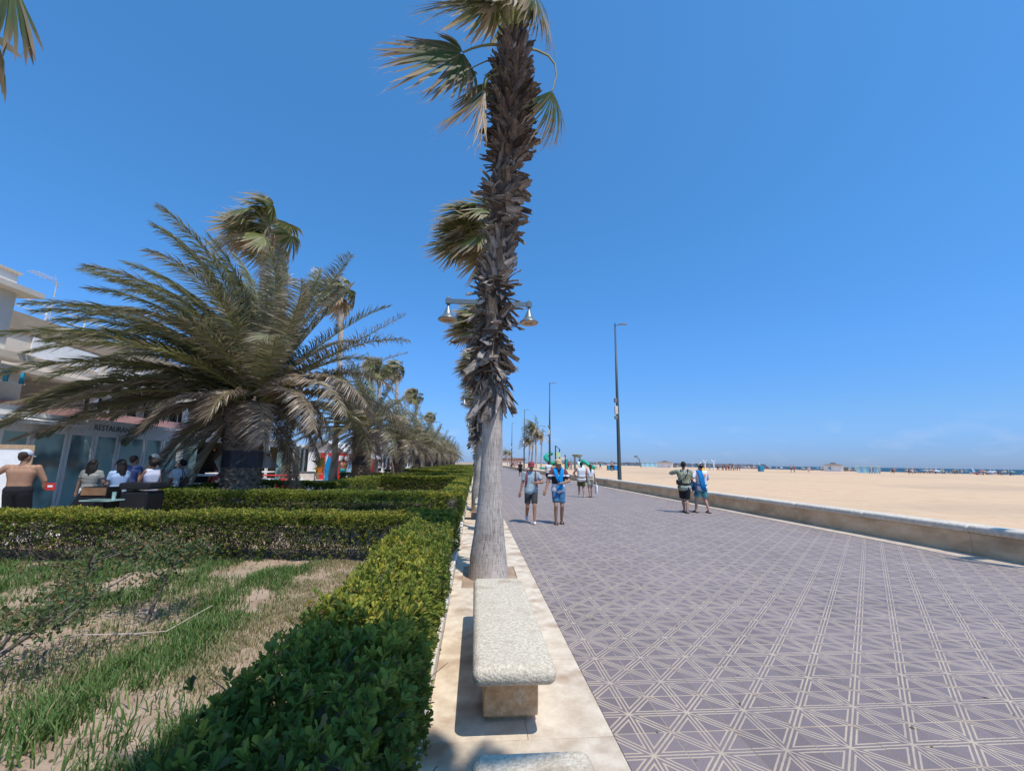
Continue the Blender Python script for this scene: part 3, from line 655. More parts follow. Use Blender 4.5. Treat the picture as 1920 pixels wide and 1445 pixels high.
# ---- the nearest fan palm: ringed foot, shaggy shaft, windblown crown
PB = (0.25, 6.9, 0.0)
PROF = [(-0.05, .25, .31), (0.0, .25, .30), (0.3, .24, .275), (.62, .24, .235), (1.01, .25, .205), (1.42, .26, .178), (1.84, .265, .168), (2.26, .26, .162), (2.8, .245, .165), (3.1, .22, .2), (3.7, .19, .21), (4.05, .24, .2),
        (4.4, .27, .2), (4.7, .26, .2), (5.0, .30, .2), (5.5, .34, .19), (5.82, .37, .21), (6.25, .36, .23), (6.6, .35, .23), (6.9, .38, .2), (7.1, .42, .21), (7.5, .48, .27), (8.2, .48, .30), (8.8, .48, .28), (9.35, .50, .25), (9.65, .53, .17)]
pz = np.array([p[0] for p in PROF]); px_ = np.array([p[1] for p in PROF]); pr_ = np.array([p[2] for p in PROF])
palm1 = thing('fan_palm', 'nearest tall fan palm with ringed grey foot and shaggy shaft of dead leaf bases', 'palm tree', PB, 'fan palms along the paved strip')
zz = np.linspace(-0.05, 3.0, 70); s = MB(); bark_tube(s, [(np.interp(z, pz, px_), 6.9, z) for z in zz], np.interp(zz, pz, pr_), 40, 3, 0.035); s.build('trunk', M['trunk'], palm1, smooth=True)
zz = np.linspace(2.7, 9.7, 60); s = MB(); bark_tube(s, [(np.interp(z, pz, px_), 6.9, z) for z in zz], np.interp(zz, pz, pr_) * 0.9, 24, 4, 0.08); s.build('shaft', M['core'], palm1, smooth=True)
rb = np.random.default_rng(21)
def boots_on(parent, zones, axis, rad, rng, base, limit=300, seed=0, dark_above=7.0):
    """zones: (z0, z1, count, lean0, lean1, size0, size1); first `limit` (those facing the camera first) single, the rest joined"""
    L = []
    for z0, z1, cnt, l0, l1, s0, s1, spread in zones:
        for q in range(cnt):
            z = z0 + (z1 - z0) * (q + rng.random()) / cnt; az = q * 2.39996 + rng.uniform(-.25, .25)
            L.append((z, az, rng.uniform(l0, l1), rng.uniform(s0, s1), rng.normal(0, spread), rng.integers(0, 9)))
    L.sort(key=lambda t: math.sin(t[1]))        # most towards -Y (the walkers' side) first
    j = MB(); nj = 0
    for idx, (z, az, lean, sc, roll, k) in enumerate(L):
        ax_, ay_ = axis(z); r = rad(z); p = V3((ax_ + r * 0.86 * math.cos(az), ay_ + r * 0.86 * math.sin(az), z)); rot = boot_rot(az, lean, roll)
        if idx < limit: inst('leaf_base', (BOOTD if z > dark_above else BOOT)[k], parent, p - V3(base), rot.to_euler(), (sc * rng.uniform(0.9, 1.3), sc, sc * rng.uniform(.8, 1.2)))
        else:
            Vv, F = BOOT_V[k]; j.add((Vv * sc) @ np.array(rot).T + p, F, 1 if z > dark_above else 0); nj += 1
    if nj: j.build('leaf_bases', [M['boot'], M['boot_dark']], parent, stuff=True)
boots_on(palm1, [(2.7, 3.2, 44, 2.3, 3.0, 0.8, 1.3, .5), (3.1, 3.75, 84, 1.1, 2.9, 0.65, 1.0, .9), (3.75, 4.3, 46, .4, 2.6, .55, .95, .7), (4.3, 4.6, 26, 0.9, 2.3, .5, .8, .8), (4.55, 4.8, 26, 0.9, 1.8, .5, .85, .9), (4.75, 5.65, 70, .12, .5, .45, .7, .4), (5.6, 5.95, 30, 0.8, 2.0, .5, .85, .7),
                 (5.95, 6.6, 56, 0.3, 1.9, .55, .9, .8), (6.55, 7.1, 44, 0.3, 1.5, .5, 0.8, .9), (7.05, 7.7, 100, .45, 1.15, .55, .85, .5), (7.7, 8.5, 120, .4, 1.1, .55, .85, .5), (8.5, 9.2, 90, .25, .95, .5, .8, .5), (9.1, 9.65, 50, .05, .45, .5, .8, .4)],
         lambda z: (np.interp(z, pz, px_), 6.9), lambda z: np.interp(z, pz, pr_), rb, PB)
rf = np.random.default_rng(5)
C1 = V3((0.54, 6.9, 9.75))
# the fronds that can be read singly, then a generic windblown head above the frame
fan_frond(palm1, (0.42, 6.8, 9.45), (-0.45, 6.75, 9.16), (-1.0, -0.1, -0.38), (0.25, -0.9, 0.35), 1.3, (0, 0, .10), spread=1.75, n=48, droop=.10, wind=.2, tint=.2, rng=rf, fray=1.0)
fan_frond(palm1, (0.40, 6.95, 9.4), (-0.38, 7.05, 9.08), (-0.8, 0.1, -0.75), (-0.6, -0.75, 0.5), 0.72, (0, 0, .06), spread=1.7, n=40, droop=.12, wind=.2, tint=.35, rng=rf, fray=1.0)
fan_frond(palm1, (0.25, 6.75, 8.9), (-0.05, 6.7, 8.24), (-0.55, -0.15, -0.85), (-0.6, -0.7, 0.4), 0.95, (-.1, 0, .1), spread=0.7, n=26, droop=.2, wind=.25, tint=.35, dry=.3, rng=rf, fray=1.0)
fan_frond(palm1, (0.22, 6.7, 8.7), (-0.02, 6.62, 8.3), (-0.05, -0.05, -1), (0, -1, 0.1), 1.3, (-.05, 0, .05), spread=0.16, n=16, droop=.05, wind=.03, dry=1.0, tint=.5, rng=rf, fray=.6)
fan_frond(palm1, (0.62, 6.85, 9.5), (1.24, 6.8, 8.55), (0.05, 0.0, -1), (0.55, -0.8, 0.2), 1.05, (.32, 0, .24), spread=0.9, n=44, droop=.12, wind=.30, tint=.45, rng=rf, fray=1.0)
fan_frond(palm1, (0.35, 7.1, 9.35), (0.1, 7.5, 9.35), (-0.6, 0.2, -0.7), (-.3, -.8, .3), .8, (0, 0, .05), spread=1.2, n=30, droop=.2, wind=.3, tint=.4, rng=rf, fray=1.0)
fan_frond(palm1, (0.5, 6.85, 9.75), (0.36, 6.45, 10.22), (-1.0, -0.25, -0.18), (0.1, -0.75, 0.65), 1.15, (0, 0, .05), spread=1.7, n=48, droop=.10, wind=.25, tint=.75, dry=.55, rng=rf, fray=1.0)
fan_frond(palm1, (0.5, 6.9, 9.75), (0.1, 6.9, 10.55), (-1.0, 0.0, -0.15), (0.1, -0.7, 0.7), 1.3, (0, 0, .05), spread=1.8, n=44, droop=.15, wind=.25, tint=.6, rng=rf, fray=1.0)
fan_frond(palm1, (0.56, 6.9, 9.75), (0.85, 6.75, 10.75), (0.2, -0.1, -0.9), (0.6, -0.8, 0.3), .95, (0.05, 0, .05), spread=1.6, n=40, droop=.2, wind=.15, tint=.6, rng=rf, fray=1.0)
fan_frond(palm1, (0.58, 6.95, 9.75), (0.95, 7.1, 10.9), (0.3, 0.1, -0.7), (0.6, -0.7, 0.4), 1.0, (0.05, 0, .05), spread=1.7, n=40, droop=.2, wind=.15, tint=.45, rng=rf, fray=1.0)
fan_crown(palm1, C1 + V3((0, 0, 0.75)), 1.15, N=22, nseg=34, seed=8, dead=0, skip=lambda d, hub: hub[2] < 11.1)

# ---- other fan palms of the strip
def make_fan_palm(label, base, h, r0, seed, zones, crown=1.0, lean=(0.0, 0.0), group='fan palms along the paved strip', N=26, nseg=26, dead=6, foot=None):
    t = thing('fan_palm', label, 'palm tree', base, group); rng = np.random.default_rng(seed); b0 = V3(base)
    axis = lambda z: (b0[0] + lean[0] * (z / h) ** 1.5 + wob(z, seed), b0[1] + lean[1] * (z / h) ** 1.5)
    rad = lambda z: float(np.interp(z / h, [0, .04, .1, .2, .5, .97, 1], [1.0, .93, .75, .6, .55, .62, .4])) * r0
    zz = np.linspace(-0.05, h, 60); s = MB(); bark_tube(s, [(*axis(max(z, 0)), z) for z in zz], [rad(max(z, 0)) for z in zz], 20, seed, 0.05); s.build('trunk', M['trunk'], t, smooth=True)
    j = MB()
    for z0, z1, cnt, l0, l1, s0, s1, sp in zones:
        for q in range(cnt):
            z = z0 + (z1 - z0) * (q + rng.random()) / cnt; az = q * 2.39996 + rng.uniform(-.3, .3); ax_, ay_ = axis(z); r = rad(z)
            k = rng.integers(0, 9); Vv, F = BOOT_V[k]; rot = np.array(boot_rot(az, rng.uniform(l0, l1), rng.normal(0, sp)))
            j.add(Vv * rng.uniform(s0, s1) @ rot.T + V3((ax_ + r * .85 * math.cos(az), ay_ + r * .85 * math.sin(az), z)), F)
    if zones: j.build('leaf_bases', M['boot'], t, stuff=True)
    fan_crown(t, (*axis(h), h), crown, N, nseg, seed + 3, dead)
    return t
zone_a = [(2.6, 3.3, 50, 1.8, 2.8, .8, 1.3, .5), (3.3, 5.2, 110, .6, 2.2, .6, 1.1, .7), (5.2, 7.0, 110, .5, 2.0, .6, 1.1, .7), (7.0, 9.2, 150, .2, .8, .6, .95, .4)]
make_fan_palm('fan palm outside the frame that shades the hedge', (0.35, -2.1, 0), 9.6, 0.29, 31, zone_a[2:], 1.2, (1.8, -0.3), N=30, nseg=24)
palm2 = make_fan_palm('second fan palm of the strip, half hidden behind the nearest one', (0.2, 15.8, 0), 10.9, 0.3, 41, zone_a, 1.1, (-0.05, 0.0))
palm3 = make_fan_palm('third fan palm of the strip, its head below the lamp arms', (0.15, 24.7, 0), 10.0, 0.3, 43, zone_a, 1.1, (-0.15, 0.1))
for k, l in enumerate(['fourth fan palm of the strip', 'fifth fan palm of the strip', 'sixth fan palm of the strip', 'seventh fan palm of the strip', 'eighth fan palm of the strip', 'ninth fan palm of the strip', 'tenth fan palm of the strip', 'eleventh fan palm of the strip', 'twelfth fan palm of the strip', 'farthest fan palm of the strip']):
    copy_tree(palm2 if k % 2 else palm3, loc=(0.22 - 0.03 * (k % 3), 33.6 + 8.9 * k, 0), label=l + ', seen small past the nearest trunk', scale=[.97, .92, 1.0, .95, .9][k % 5])

# ---- taller fan palms of the garden
G2 = 'tall fan palms standing among the feather palms'
def tall_zones(h): return [(h * .50, h * .52, 24, 1.6, 2.6, .6, .9, .4), (h * .52, h * .60, 40, .4, 1.6, .5, .8, .5), (h * .9, h * .99, 60, .2, 1.6, .5, .8, .4)]
def make_near_frond():
    t = thing('fan_palm', 'fan palm off the left edge, one frond hanging into the upper left corner', 'palm tree', (-9.3, 6.2, 0), G2)
    zz = np.linspace(0, 9.6, 40); s = MB(); bark_tube(s, [(-9.3, 6.2, z) for z in zz], np.interp(zz, [0, 1, 9.6], [.35, .22, .19]), 16, 5, .05); s.build('trunk', M['trunk'], t, smooth=True)
    rg = np.random.default_rng(77)
    fan_frond(t, (-9.1, 6.2, 9.6), (-7.36, 6.0, 9.0), (-0.10, -0.1, -1.0), (0.65, -0.75, 0.1), 1.42, (0.2, 0, .45), spread=0.62, n=34, droop=.1, wind=.08, tint=.2, rng=rg, fray=.2, solid=True)
    fan_crown(t, (-9.3, 6.2, 9.7), 1.15, 16, 20, 78, 3, skip=lambda d, hub: hub[0] > -8.9)
    return t
make_near_frond()
fanB = make_fan_palm('tall fan palm whose ragged head rises over the nearest feather palm', (-9.7, 19.5, 0), 12.5, .34, 51, tall_zones(12.5), 1.25, (-.35, 0), G2, N=22, nseg=32, dead=5)
fanC = make_fan_palm('slim fan palm with a bare stem right of the nearest feather palm', (-9.25, 29.5, 0), 13.4, .32, 53, tall_zones(13.4), 1.1, (-.5, 0), G2, N=22, nseg=28, dead=6)
for x, y, h, l, src, hs in [(-9.1, 41, 10.4, 'fan palm behind the second feather palm, left of a pair', fanB, 12.5), (-9.0, 50, 12.4, 'fan palm behind the second feather palm, right and taller of a pair', fanC, 13.4), (-9.0, 66, 11.6, 'smaller fan palm head right of the pair of distant ones', fanB, 12.5), (-8.9, 90, 11.0, 'farthest fan palm head over the row of feather palms', fanC, 13.4)]:
    copy_tree(src, loc=(x, y, 0), label=l, scale=h / hs)

# ---- feather palms (thick trunks, windblown crowns)
def feather(s, base, d0, L, rng, nleaf=70, leaf=0.46, grav=0.55, wind=0.6, dry=0.0, tint=0.45, width=0.03, steps=16, pr=0.028, wind_leaf=0.45, mix=0.12):
    p = V3(base); d = nrm(d0); pts = [p.copy()]; ds = L / steps
    for i in range(steps):
        t = i / steps
        d = nrm(d + (V3((0, 0, -1)) * grav + WIND * wind) * (0.25 + 1.5 * t) * ds / L * 1.15); p = p + d * ds; pts.append(p.copy())
    pts = np.array(pts); tt = np.linspace(0, 1, len(pts))
    s.tube(pts, np.interp(tt, [0, .15, 1], [pr * 1.9, pr, 0.005]), 5, 1)
    T = np.gradient(pts, axis=0); T /= np.linalg.norm(T, axis=1)[:, None]
    fs = np.linspace(0.09, 0.995, nleaf)
    C = np.stack([np.interp(fs, tt, pts[:, k]) for k in range(3)], 1); Tn = np.stack([np.interp(fs, tt, T[:, k]) for k in range(3)], 1); Tn /= np.linalg.norm(Tn, axis=1)[:, None]
    up = V3((0, 0, 1)) - Tn * Tn[:, 2:3]; nu = np.linalg.norm(up, axis=1)[:, None]; ref = V3((WIND[0], WIND[1], 0)); up = np.where(nu > 0.15, up / np.maximum(nu, 1e-3), -ref)
    side = np.cross(Tn, up); side /= np.linalg.norm(side, axis=1)[:, None]
    ll = leaf * np.interp(fs, [0, .1, .25, .75, .93, 1], [.3, .75, 1, .92, .6, .3])
    fwd = np.interp(fs, [0, .5, 1], [.35, .7, 1.3])
    V_, F_, t_, d_ = [], [], [], []
    for sg in (-1, 1):
        k = len(fs); lf = ll * rng.uniform(.8, 1.15, k)
        D = side * sg + Tn * (fwd * rng.uniform(.8, 1.2, k))[:, None] + up * rng.uniform(.1, .4, k)[:, None] + rng.normal(0, .075, (k, 3)); D /= np.linalg.norm(D, axis=1)[:, None]
        D = D + WIND * wind_leaf * rng.uniform(.5, 1.3, k)[:, None]; D /= np.linalg.norm(D, axis=1)[:, None]
        wv = np.cross(D, up + rng.normal(0, .5, (k, 3))); wv /= np.linalg.norm(wv, axis=1)[:, None]; wv *= (width * np.interp(fs, [0, .3, 1], [.7, 1, .5]))[:, None] * 0.5
        mid = C + D * (lf * .5)[:, None]; dr = (V3((0, 0, -1)) * .22 + WIND * .12)[None] * (lf * rng.uniform(.3, 1.6, k) * (1 + 1.2 * dry))[:, None]
        tip = C + D * lf[:, None] + dr
        V_.append(np.stack([C - wv * .5, C + wv * .5, mid + wv + dr * .2, mid - wv + dr * .2, tip], 1))
        tv = np.clip(tint + rng.normal(0, .17, k), 0, 1); dl = np.where(rng.random(k) < mix, rng.uniform(.4, 1, k), 0); dv = np.clip(dry + dl, 0, 1)
        t_.append(np.repeat(tv, 5)); d_.append(np.clip(np.repeat(dv, 5) + np.tile([0, 0, .08, .08, .5], k), 0, 1))
    Vv = np.concatenate(V_).reshape(-1, 3); n = len(Vv) // 5; q = np.arange(n)[:, None] * 5
    fn = s.n
    s.add(Vv, q + np.array([[0, 1, 2, 3]]), 0, np.concatenate(t_), np.concatenate(d_))
    s.f.append((q + np.array([[3, 2, 4]]) + fn, 0))
def date_trunk(t, base, h, r, seed, single):
    b0 = V3(base); rng = np.random.default_rng(seed); zz = np.linspace(-0.1, h, 26)
    rad = lambda z: r * float(np.interp(z / h, [0, .08, .5, .72, .9, 1], [1.08, 1.0, .93, 1.05, 1.15, .8]))
    s = MB(); bark_tube(s, [(b0[0], b0[1], z) for z in zz], [rad(max(z, 0)) for z in zz], 30, seed, .04); s.build('trunk', M['date_bark'], t, smooth=True)
    s = MB(); n = 6      # leaf scar: a blunt raised lozenge
    sc = MB(); P = [(-.10, 0, 0), (0, 0, -.055), (.10, 0, 0), (0, 0, .055), (-.05, .06, .01), (0, .055, -.02), (.05, .06, .01), (0, .075, .035)]
    F = [(0, 1, 5, 4), (1, 2, 6, 5), (2, 3, 7, 6), (3, 0, 4, 7), (4, 5, 6, 7)]
    sc.add(P, F); me = sc.mesh('leaf_scar', M['date_bark']); j = MB()
    rows = int(h / 0.145); around = 12
    for i in range(rows):
        z = 0.05 + 0.145 * i
        if 1.40 < z < 1.98: continue
        for q in range(around):
            az = 2 * math.pi * (q + .5 * (i % 2)) / around + rng.uniform(-.05, .05); k = 1.0 + rng.uniform(-.15, .35) * (1 if z < 2 else 1.6); rr = rad(z) * .985
            lo = (b0[0] + rr * math.cos(az), b0[1] + rr * math.sin(az), z + rng.uniform(-.03, .03)); rot = boot_rot(az, rng.uniform(-.1, .35), rng.normal(0, .15))
            if single: inst('leaf_scar', me, t, V3(lo) - b0, rot.to_euler(), (k * r / .62, k, k))
            else: j.add(np.array(P) * k * (r / .62) @ np.array(rot).T + V3(lo), F)
    if not single: j.build('leaf_scars', M['date_bark'], t, stuff=True)
    s = MB(); zz = np.linspace(1.44, 1.95, 6); bark_tube(s, [(b0[0], b0[1], z) for z in zz], [rad(z) * 1.06 for z in zz], 36, seed, .012); s.build('trunk_wrap', M['band'], t, smooth=True)
def make_date_palm(label, base, h, r, L, seed, N=58, skirt=26, nleaf=70, single=False, group='feather palms in a row in the hedged garden', wind=.6, dryness=0.15, front=False):
    t = thing('feather_palm', label, 'palm tree', base, group); rng = np.random.default_rng(seed); c = V3(base) + V3((0, 0, h))
    date_trunk(t, base, h, r, seed, single)
    for k in range(N):
        f = (k + .5) / N; el = R(86 - 84 * f ** 0.85); az = k * 2.39996 + rng.uniform(-.25, .25)
        d = V3((math.cos(el) * math.cos(az), math.cos(el) * math.sin(az), math.sin(el)))
        lee = float(np.dot(d, WIND)); s = MB()
        if front and f > .72 and math.cos(az - R(-63)) > .55: continue
        dry = float(np.clip(dryness + .55 * max(0, -lee) * rng.uniform(.3, 1.3) + .28 * sstep(np.array(f), .6, 1.0) * rng.uniform(.2, 1.2), 0, .95))
        feather(s, c + d * r * .55 + V3((0, 0, .25 * (1 - f))), nrm(d + WIND * .25), L * rng.uniform(.84, 1.06) * (.93 + .12 * (1 + lee) / 2), rng, nleaf, .62 * L / 5, grav=.62 + .50 * f, wind=wind * rng.uniform(.8, 1.3) * (.72 + .4 * f), dry=dry,
                tint=rng.uniform(.3, .6), width=.040 * max(1, 110 / nleaf) * L / 5, wind_leaf=.32, mix=.04 + dryness)
        s.build('frond', [M['date'], M['petiole']], t, attrs=True)
    for k in range(skirt):
        f = (k + .5) / skirt; el = R(2 - 62 * f); az = k * 2.39996 + 1.0 + rng.uniform(-.3, .3)
        if front and math.cos(az - R(-63)) > .35 and f > .1: continue
        d = V3((math.cos(el) * math.cos(az), math.cos(el) * math.sin(az), math.sin(el))); s = MB()
        feather(s, c + V3((d[0], d[1], 0)) * r * .8 + V3((0, 0, -.35 * f)), d, L * rng.uniform(.38, .66), rng, nleaf, .52 * L / 5, grav=1.1 + .9 * f * rng.random(), wind=wind * .55, dry=rng.uniform(.75, 1), tint=rng.uniform(.15, .7), width=.026 * max(1, 70 / nleaf), wind_leaf=.3)
        s.build('dead_frond', [M['date'], M['petiole']], t, attrs=True)
    return t
make_date_palm('nearest feather palm, huge crown swept left over the restaurant, black wrap on its trunk', (-7.5, 14.7, 0), 3.55, .58, 5.7, 61, N=104, skirt=18, nleaf=185, single=True, dryness=.06, wind=.62, front=True)
dp = [o for o in bpy.data.objects if o.name.startswith('feather_palm')][-1]; rd = np.random.default_rng(66); dc = V3((-7.5, 14.7, 3.55))
for d, L_, g_, w_, dr_ in [((1, -.25, .55), 4.2, 1.5, .0, .95), ((1, .3, .5), 4.4, 1.6, .1, .9), ((.9, -.6, .35), 3.6, 1.8, .0, 1.0), ((1, .05, .75), 4.8, 1.35, .0, .8), ((.8, .6, .6), 4.4, 1.5, .1, .9), ((.9, -.45, .6), 4.3, 1.7, .1, .85), ((.75, .2, .1), 3.0, 1.9, .0, 1.0), ((.6, -.7, .05), 2.3, 2.3, .0, 1.0),
                          ((1, -.1, .62), 5.4, .05, .05, .6), ((1, .15, .50), 5.0, .1, .0, .75), ((.7, -.1, 1.0), 5.0, .0, .25, .7), ((.5, .2, 1.2), 5.4, .1, .5, .5), ((.45, -.3, 1.1), 4.6, .2, .45, .6), ((-1, -.3, -.02), 5.6, .25, .1, .85), ((-1, -.12, -.12), 6.4, .12, .1, .95), ((-1, -.5, -.1), 5.0, .45, .1, .9), ((-.8, -.8, .15), 4.2, .9, .2, .8), ((-.3, -.9, .3), 3.0, 1.9, .5, .9), ((.2, -1, .4), 2.6, 1.8, .3, .85)]:
    s = MB(); feather(s, dc + V3((d[0], d[1], 0)) * .4 + V3((0, 0, rd.uniform(-.15, .35))), nrm(d), L_, rd, 105, .60, grav=g_, wind=w_, dry=dr_, tint=rd.uniform(.25, .7), width=.042, wind_leaf=.28, mix=.3); s.build('dead_frond', [M['date'], M['petiole']], dp, attrs=True)
date2 = make_date_palm('second feather palm, dry tangled crown behind the nearest one', (-7.0, 27.5, 0), 3.5, .55, 4.7, 63, N=62, skirt=20, nleaf=74, dryness=.08)
date3 = make_date_palm('third feather palm, dry crown right of the second', (-7.2, 41.5, 0), 3.5, .55, 4.7, 65, N=56, skirt=18, nleaf=60, dryness=.12)
for k, l in enumerate(['fourth', 'fifth', 'sixth', 'seventh', 'eighth', 'ninth', 'tenth', 'eleventh']):
    copy_tree(date3 if k % 2 else date2, loc=(-7.2, 54.5 + 13 * k, 0), label=l + ' feather palm of the row, seen small between the hedges and the sky', scale=[.98, 1.03, .95, 1.0][k % 4])
# ================================================================== HEDGES AND GARDEN
LEAF_T = np.array([(0, 0, 0), (-.26, .35, .03), (.26, .35, .03), (-.5, .78, .02), (.5, .78, .02), (0, 1.0, -.05), (0, .38, -.03), (0, .74, -.04)])
LEAF_F3 = np.array([(0, 6, 1), (0, 2, 6), (3, 7, 5), (7, 4, 5)]); LEAF_F4 = np.array([(1, 6, 7, 3), (6, 2, 4, 7)])
def leaves_np(s, P, A, size, aspect, rng, tint, dry, lod=0, mi=0):
    """one leaf per row: at P, growing along A"""
    n = len(P); A = A / np.linalg.norm(A, axis=1)[:, None]
    N = rng.normal(0, 1, (n, 3)) * .55 + V3((0, 0, 1.0)); B = np.cross(A, N); B /= np.linalg.norm(B, axis=1)[:, None]; N = np.cross(B, A)
    T = LEAF_T if lod == 0 else np.array([(0, 0, 0), (-.5, .6, .03), (0, 1, -.04), (.5, .6, .03)])
    V = P[:, None] + size[:, None, None] * (T[None, :, 0:1] * aspect * B[:, None] + T[None, :, 1:2] * A[:, None] + T[None, :, 2:3] * N[:, None])
    k = len(T); q = np.arange(n)[:, None] * k; f0 = s.n
    tt, dd = np.repeat(tint, k), np.repeat(dry, k)
    if lod == 0:
        s.add(V.reshape(-1, 3), (q[:, :, None] + LEAF_F3[None].reshape(1, 1, -1)).reshape(-1, 3), mi, tt, dd)
        s.f.append(((q[:, :, None] + LEAF_F4[None].reshape(1, 1, -1)).reshape(-1, 4) + f0, mi))
    else: s.add(V.reshape(-1, 3), q + np.array([[0, 1, 2, 3]]), mi, tt, dd)
def shell_points(x0, x1, y0, y1, h, n, rng, side_w=(1, 1, 1, 1), depth=0.13, seed=0, bump=.05):
    """points in the outer layer of a bumpy clipped hedge, with outward normals"""
    ar = np.array([(x1 - x0) * (y1 - y0) * 1.25, (y1 - y0) * h * side_w[0], (y1 - y0) * h * side_w[1], (x1 - x0) * h * side_w[2], (x1 - x0) * h * side_w[3]])
    w = rng.choice(5, n, p=ar / ar.sum()); u, v = rng.random(n), rng.random(n); d = depth * rng.random(n) ** 1.6
    X = x0 + (x1 - x0) * u; Y = y0 + (y1 - y0) * v; Z = h * rng.random(n) ** .8; Nn = np.zeros((n, 3))
    m = w == 0; Z[m] = h - d[m]; Nn[m] = (0, 0, 1)
    for k, (ax, val, nn) in enumerate(((0, x0, (-1, 0, 0)), (0, x1, (1, 0, 0)), (1, y0, (0, -1, 0)), (1, y1, (0, 1, 0)))):
        m = w == k + 1
        if ax == 0: X[m] = val - nn[0] * d[m]; Y[m] = y0 + (y1 - y0) * v[m]
        else: Y[m] = val - nn[1] * d[m]; X[m] = x0 + (x1 - x0) * u[m]
        Nn[m] = nn
    top = np.clip(Z / h, 0, 1)
    b = vnoise(X * 2.2, Y * 2.2 + Z, seed) * bump + vnoise(X * 6, Y * 6 + 3 * Z, seed + 1) * bump * .5
    P = np.stack([X, Y, Z], 1) + Nn * b[:, None]
    # round the long upper edges
    return P, Nn, d / depth, top
def make_hedge(label, x0, x1, y0, y1, h, seed, nwhorl, leaf=(.045, .075), per=7, lod=0, side_w=(1, 1, 1, 1), bare=0.0, yellow=.12, group='clipped garden hedges', twigs=500, bump=.05, single=0, extra=None, brown=.05):
    rng = np.random.default_rng(seed); base = ((x0 + x1) / 2, (y0 + y1) / 2, 0)
    t = thing('hedge', label, 'hedge', base, group)
    P, Nn, dp, top = shell_points(x0, x1, y0, y1, h, nwhorl, rng, side_w, depth=.16, seed=seed, bump=bump)
    keep = rng.random(len(P)) < np.clip(1 - bare * (1 - top) * 1.7 * (.6 + .8 * (vnoise(P[:, 0] * 1.7, P[:, 1] * 1.7, seed + 7) + .5)), .08, 1)
    P, Nn, dp, top = P[keep], Nn[keep], dp[keep], top[keep]
    if extra is not None: P2, N2 = extra(rng); P = np.concatenate([P, P2]); Nn = np.concatenate([Nn, N2]); dp = np.concatenate([dp, np.zeros(len(P2))]); top = np.concatenate([top, np.ones(len(P2))])
    n = len(P); ax = Nn * .8 + V3((0, 0, .55)) + rng.normal(0, .45, (n, 3)); ax /= np.linalg.norm(ax, axis=1)[:, None]
    patch = vnoise(P[:, 0] * 1.1, P[:, 1] * 1.1, seed + 3)
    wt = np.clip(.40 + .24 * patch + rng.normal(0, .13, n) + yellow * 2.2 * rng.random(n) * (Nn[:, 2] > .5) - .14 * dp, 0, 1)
    def whorl_leaves(P, ax, wt, per):
        n = len(P); ref = np.cross(ax, V3((.3, .5, .81))); ref /= np.linalg.norm(ref, axis=1)[:, None]; r2 = np.cross(ax, ref)
        out = []
        for k in range(per):
            a = 2 * math.pi * k / per + rng.uniform(-.3, .3, n) + rng.random() * 6; sp = rng.uniform(.35, 1.25, n)
            D = ax * np.cos(sp)[:, None] + (ref * np.cos(a)[:, None] + r2 * np.sin(a)[:, None]) * np.sin(sp)[:, None]
            sz = rng.uniform(leaf[0], leaf[1], n); dry = np.where(rng.random(n) < brown, rng.uniform(.5, 1, n), 0.)
            out.append((P + ax * rng.uniform(-.02, .015, n)[:, None], D, sz, np.clip(wt + rng.normal(0, .10, n), 0, 1), dry))
        return [np.concatenate(q) for q in zip(*out)]
    idx = np.arange(n)
    if single:
        score = P[:, 1] - .6 * P[:, 2] + 1.4 * dp + 3.0 * (Nn[:, 0] < -.5) ; vis_ = np.where((P[:, 1] > 1.5) & (dp < .5))[0]; sel = vis_[np.argsort(score[vis_])[:single]]
        for q in sel:
            w = MB(); L = whorl_leaves(P[q:q + 1], ax[q:q + 1], wt[q:q + 1], per); leaves_np(w, *L[:3][:2], L[2], .42, rng, L[3], L[4], lod); w.build('leaf_cluster', M['hedge'], t, attrs=True)
        idx = np.setdiff1d(idx, sel)
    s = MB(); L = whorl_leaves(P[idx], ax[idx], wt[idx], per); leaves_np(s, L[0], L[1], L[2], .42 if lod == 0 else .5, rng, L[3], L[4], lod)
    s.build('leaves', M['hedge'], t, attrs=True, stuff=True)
    if twigs:
        s = MB(); X = rng.uniform(x0 + .03, x1 - .03, twigs); Y = rng.uniform(y0 + .03, y1 - .03, twigs)
        near_face = rng.random(twigs) < .6
        Y = np.where(near_face & (side_w[2] > 0) & ((x1 - x0) > (y1 - y0)), y0 + .05 + .15 * rng.random(twigs), Y)
        for i in range(twigs):
            z0 = h * rng.uniform(-.05, .55); p = V3((X[i], Y[i], z0)); d = nrm(rng.normal(0, .45, 3) + V3((0, 0, 1))); Lt = rng.uniform(.16, .42); q = p + d * Lt * .55; e = q + nrm(d + rng.normal(0, .5, 3)) * Lt * .5
            e[2] = min(e[2], h + .02); s.tube([p, q, e], [.006, .0045, .002], 3, cap=False)
        s.build('branches', M['twig'], t, stuff=True)
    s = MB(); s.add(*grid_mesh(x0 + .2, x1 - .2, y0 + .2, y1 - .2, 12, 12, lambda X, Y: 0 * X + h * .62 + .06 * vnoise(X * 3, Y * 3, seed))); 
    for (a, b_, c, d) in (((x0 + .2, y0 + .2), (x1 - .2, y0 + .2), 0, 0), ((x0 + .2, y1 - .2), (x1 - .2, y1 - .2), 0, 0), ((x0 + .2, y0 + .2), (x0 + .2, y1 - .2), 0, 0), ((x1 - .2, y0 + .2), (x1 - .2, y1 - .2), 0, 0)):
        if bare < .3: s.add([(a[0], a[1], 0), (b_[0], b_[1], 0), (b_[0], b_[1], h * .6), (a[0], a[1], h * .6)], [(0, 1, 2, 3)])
    s.build('light_block_core', M['twig'], t)  # opaque twig-coloured sheets added inside the leaves to block light
    return t
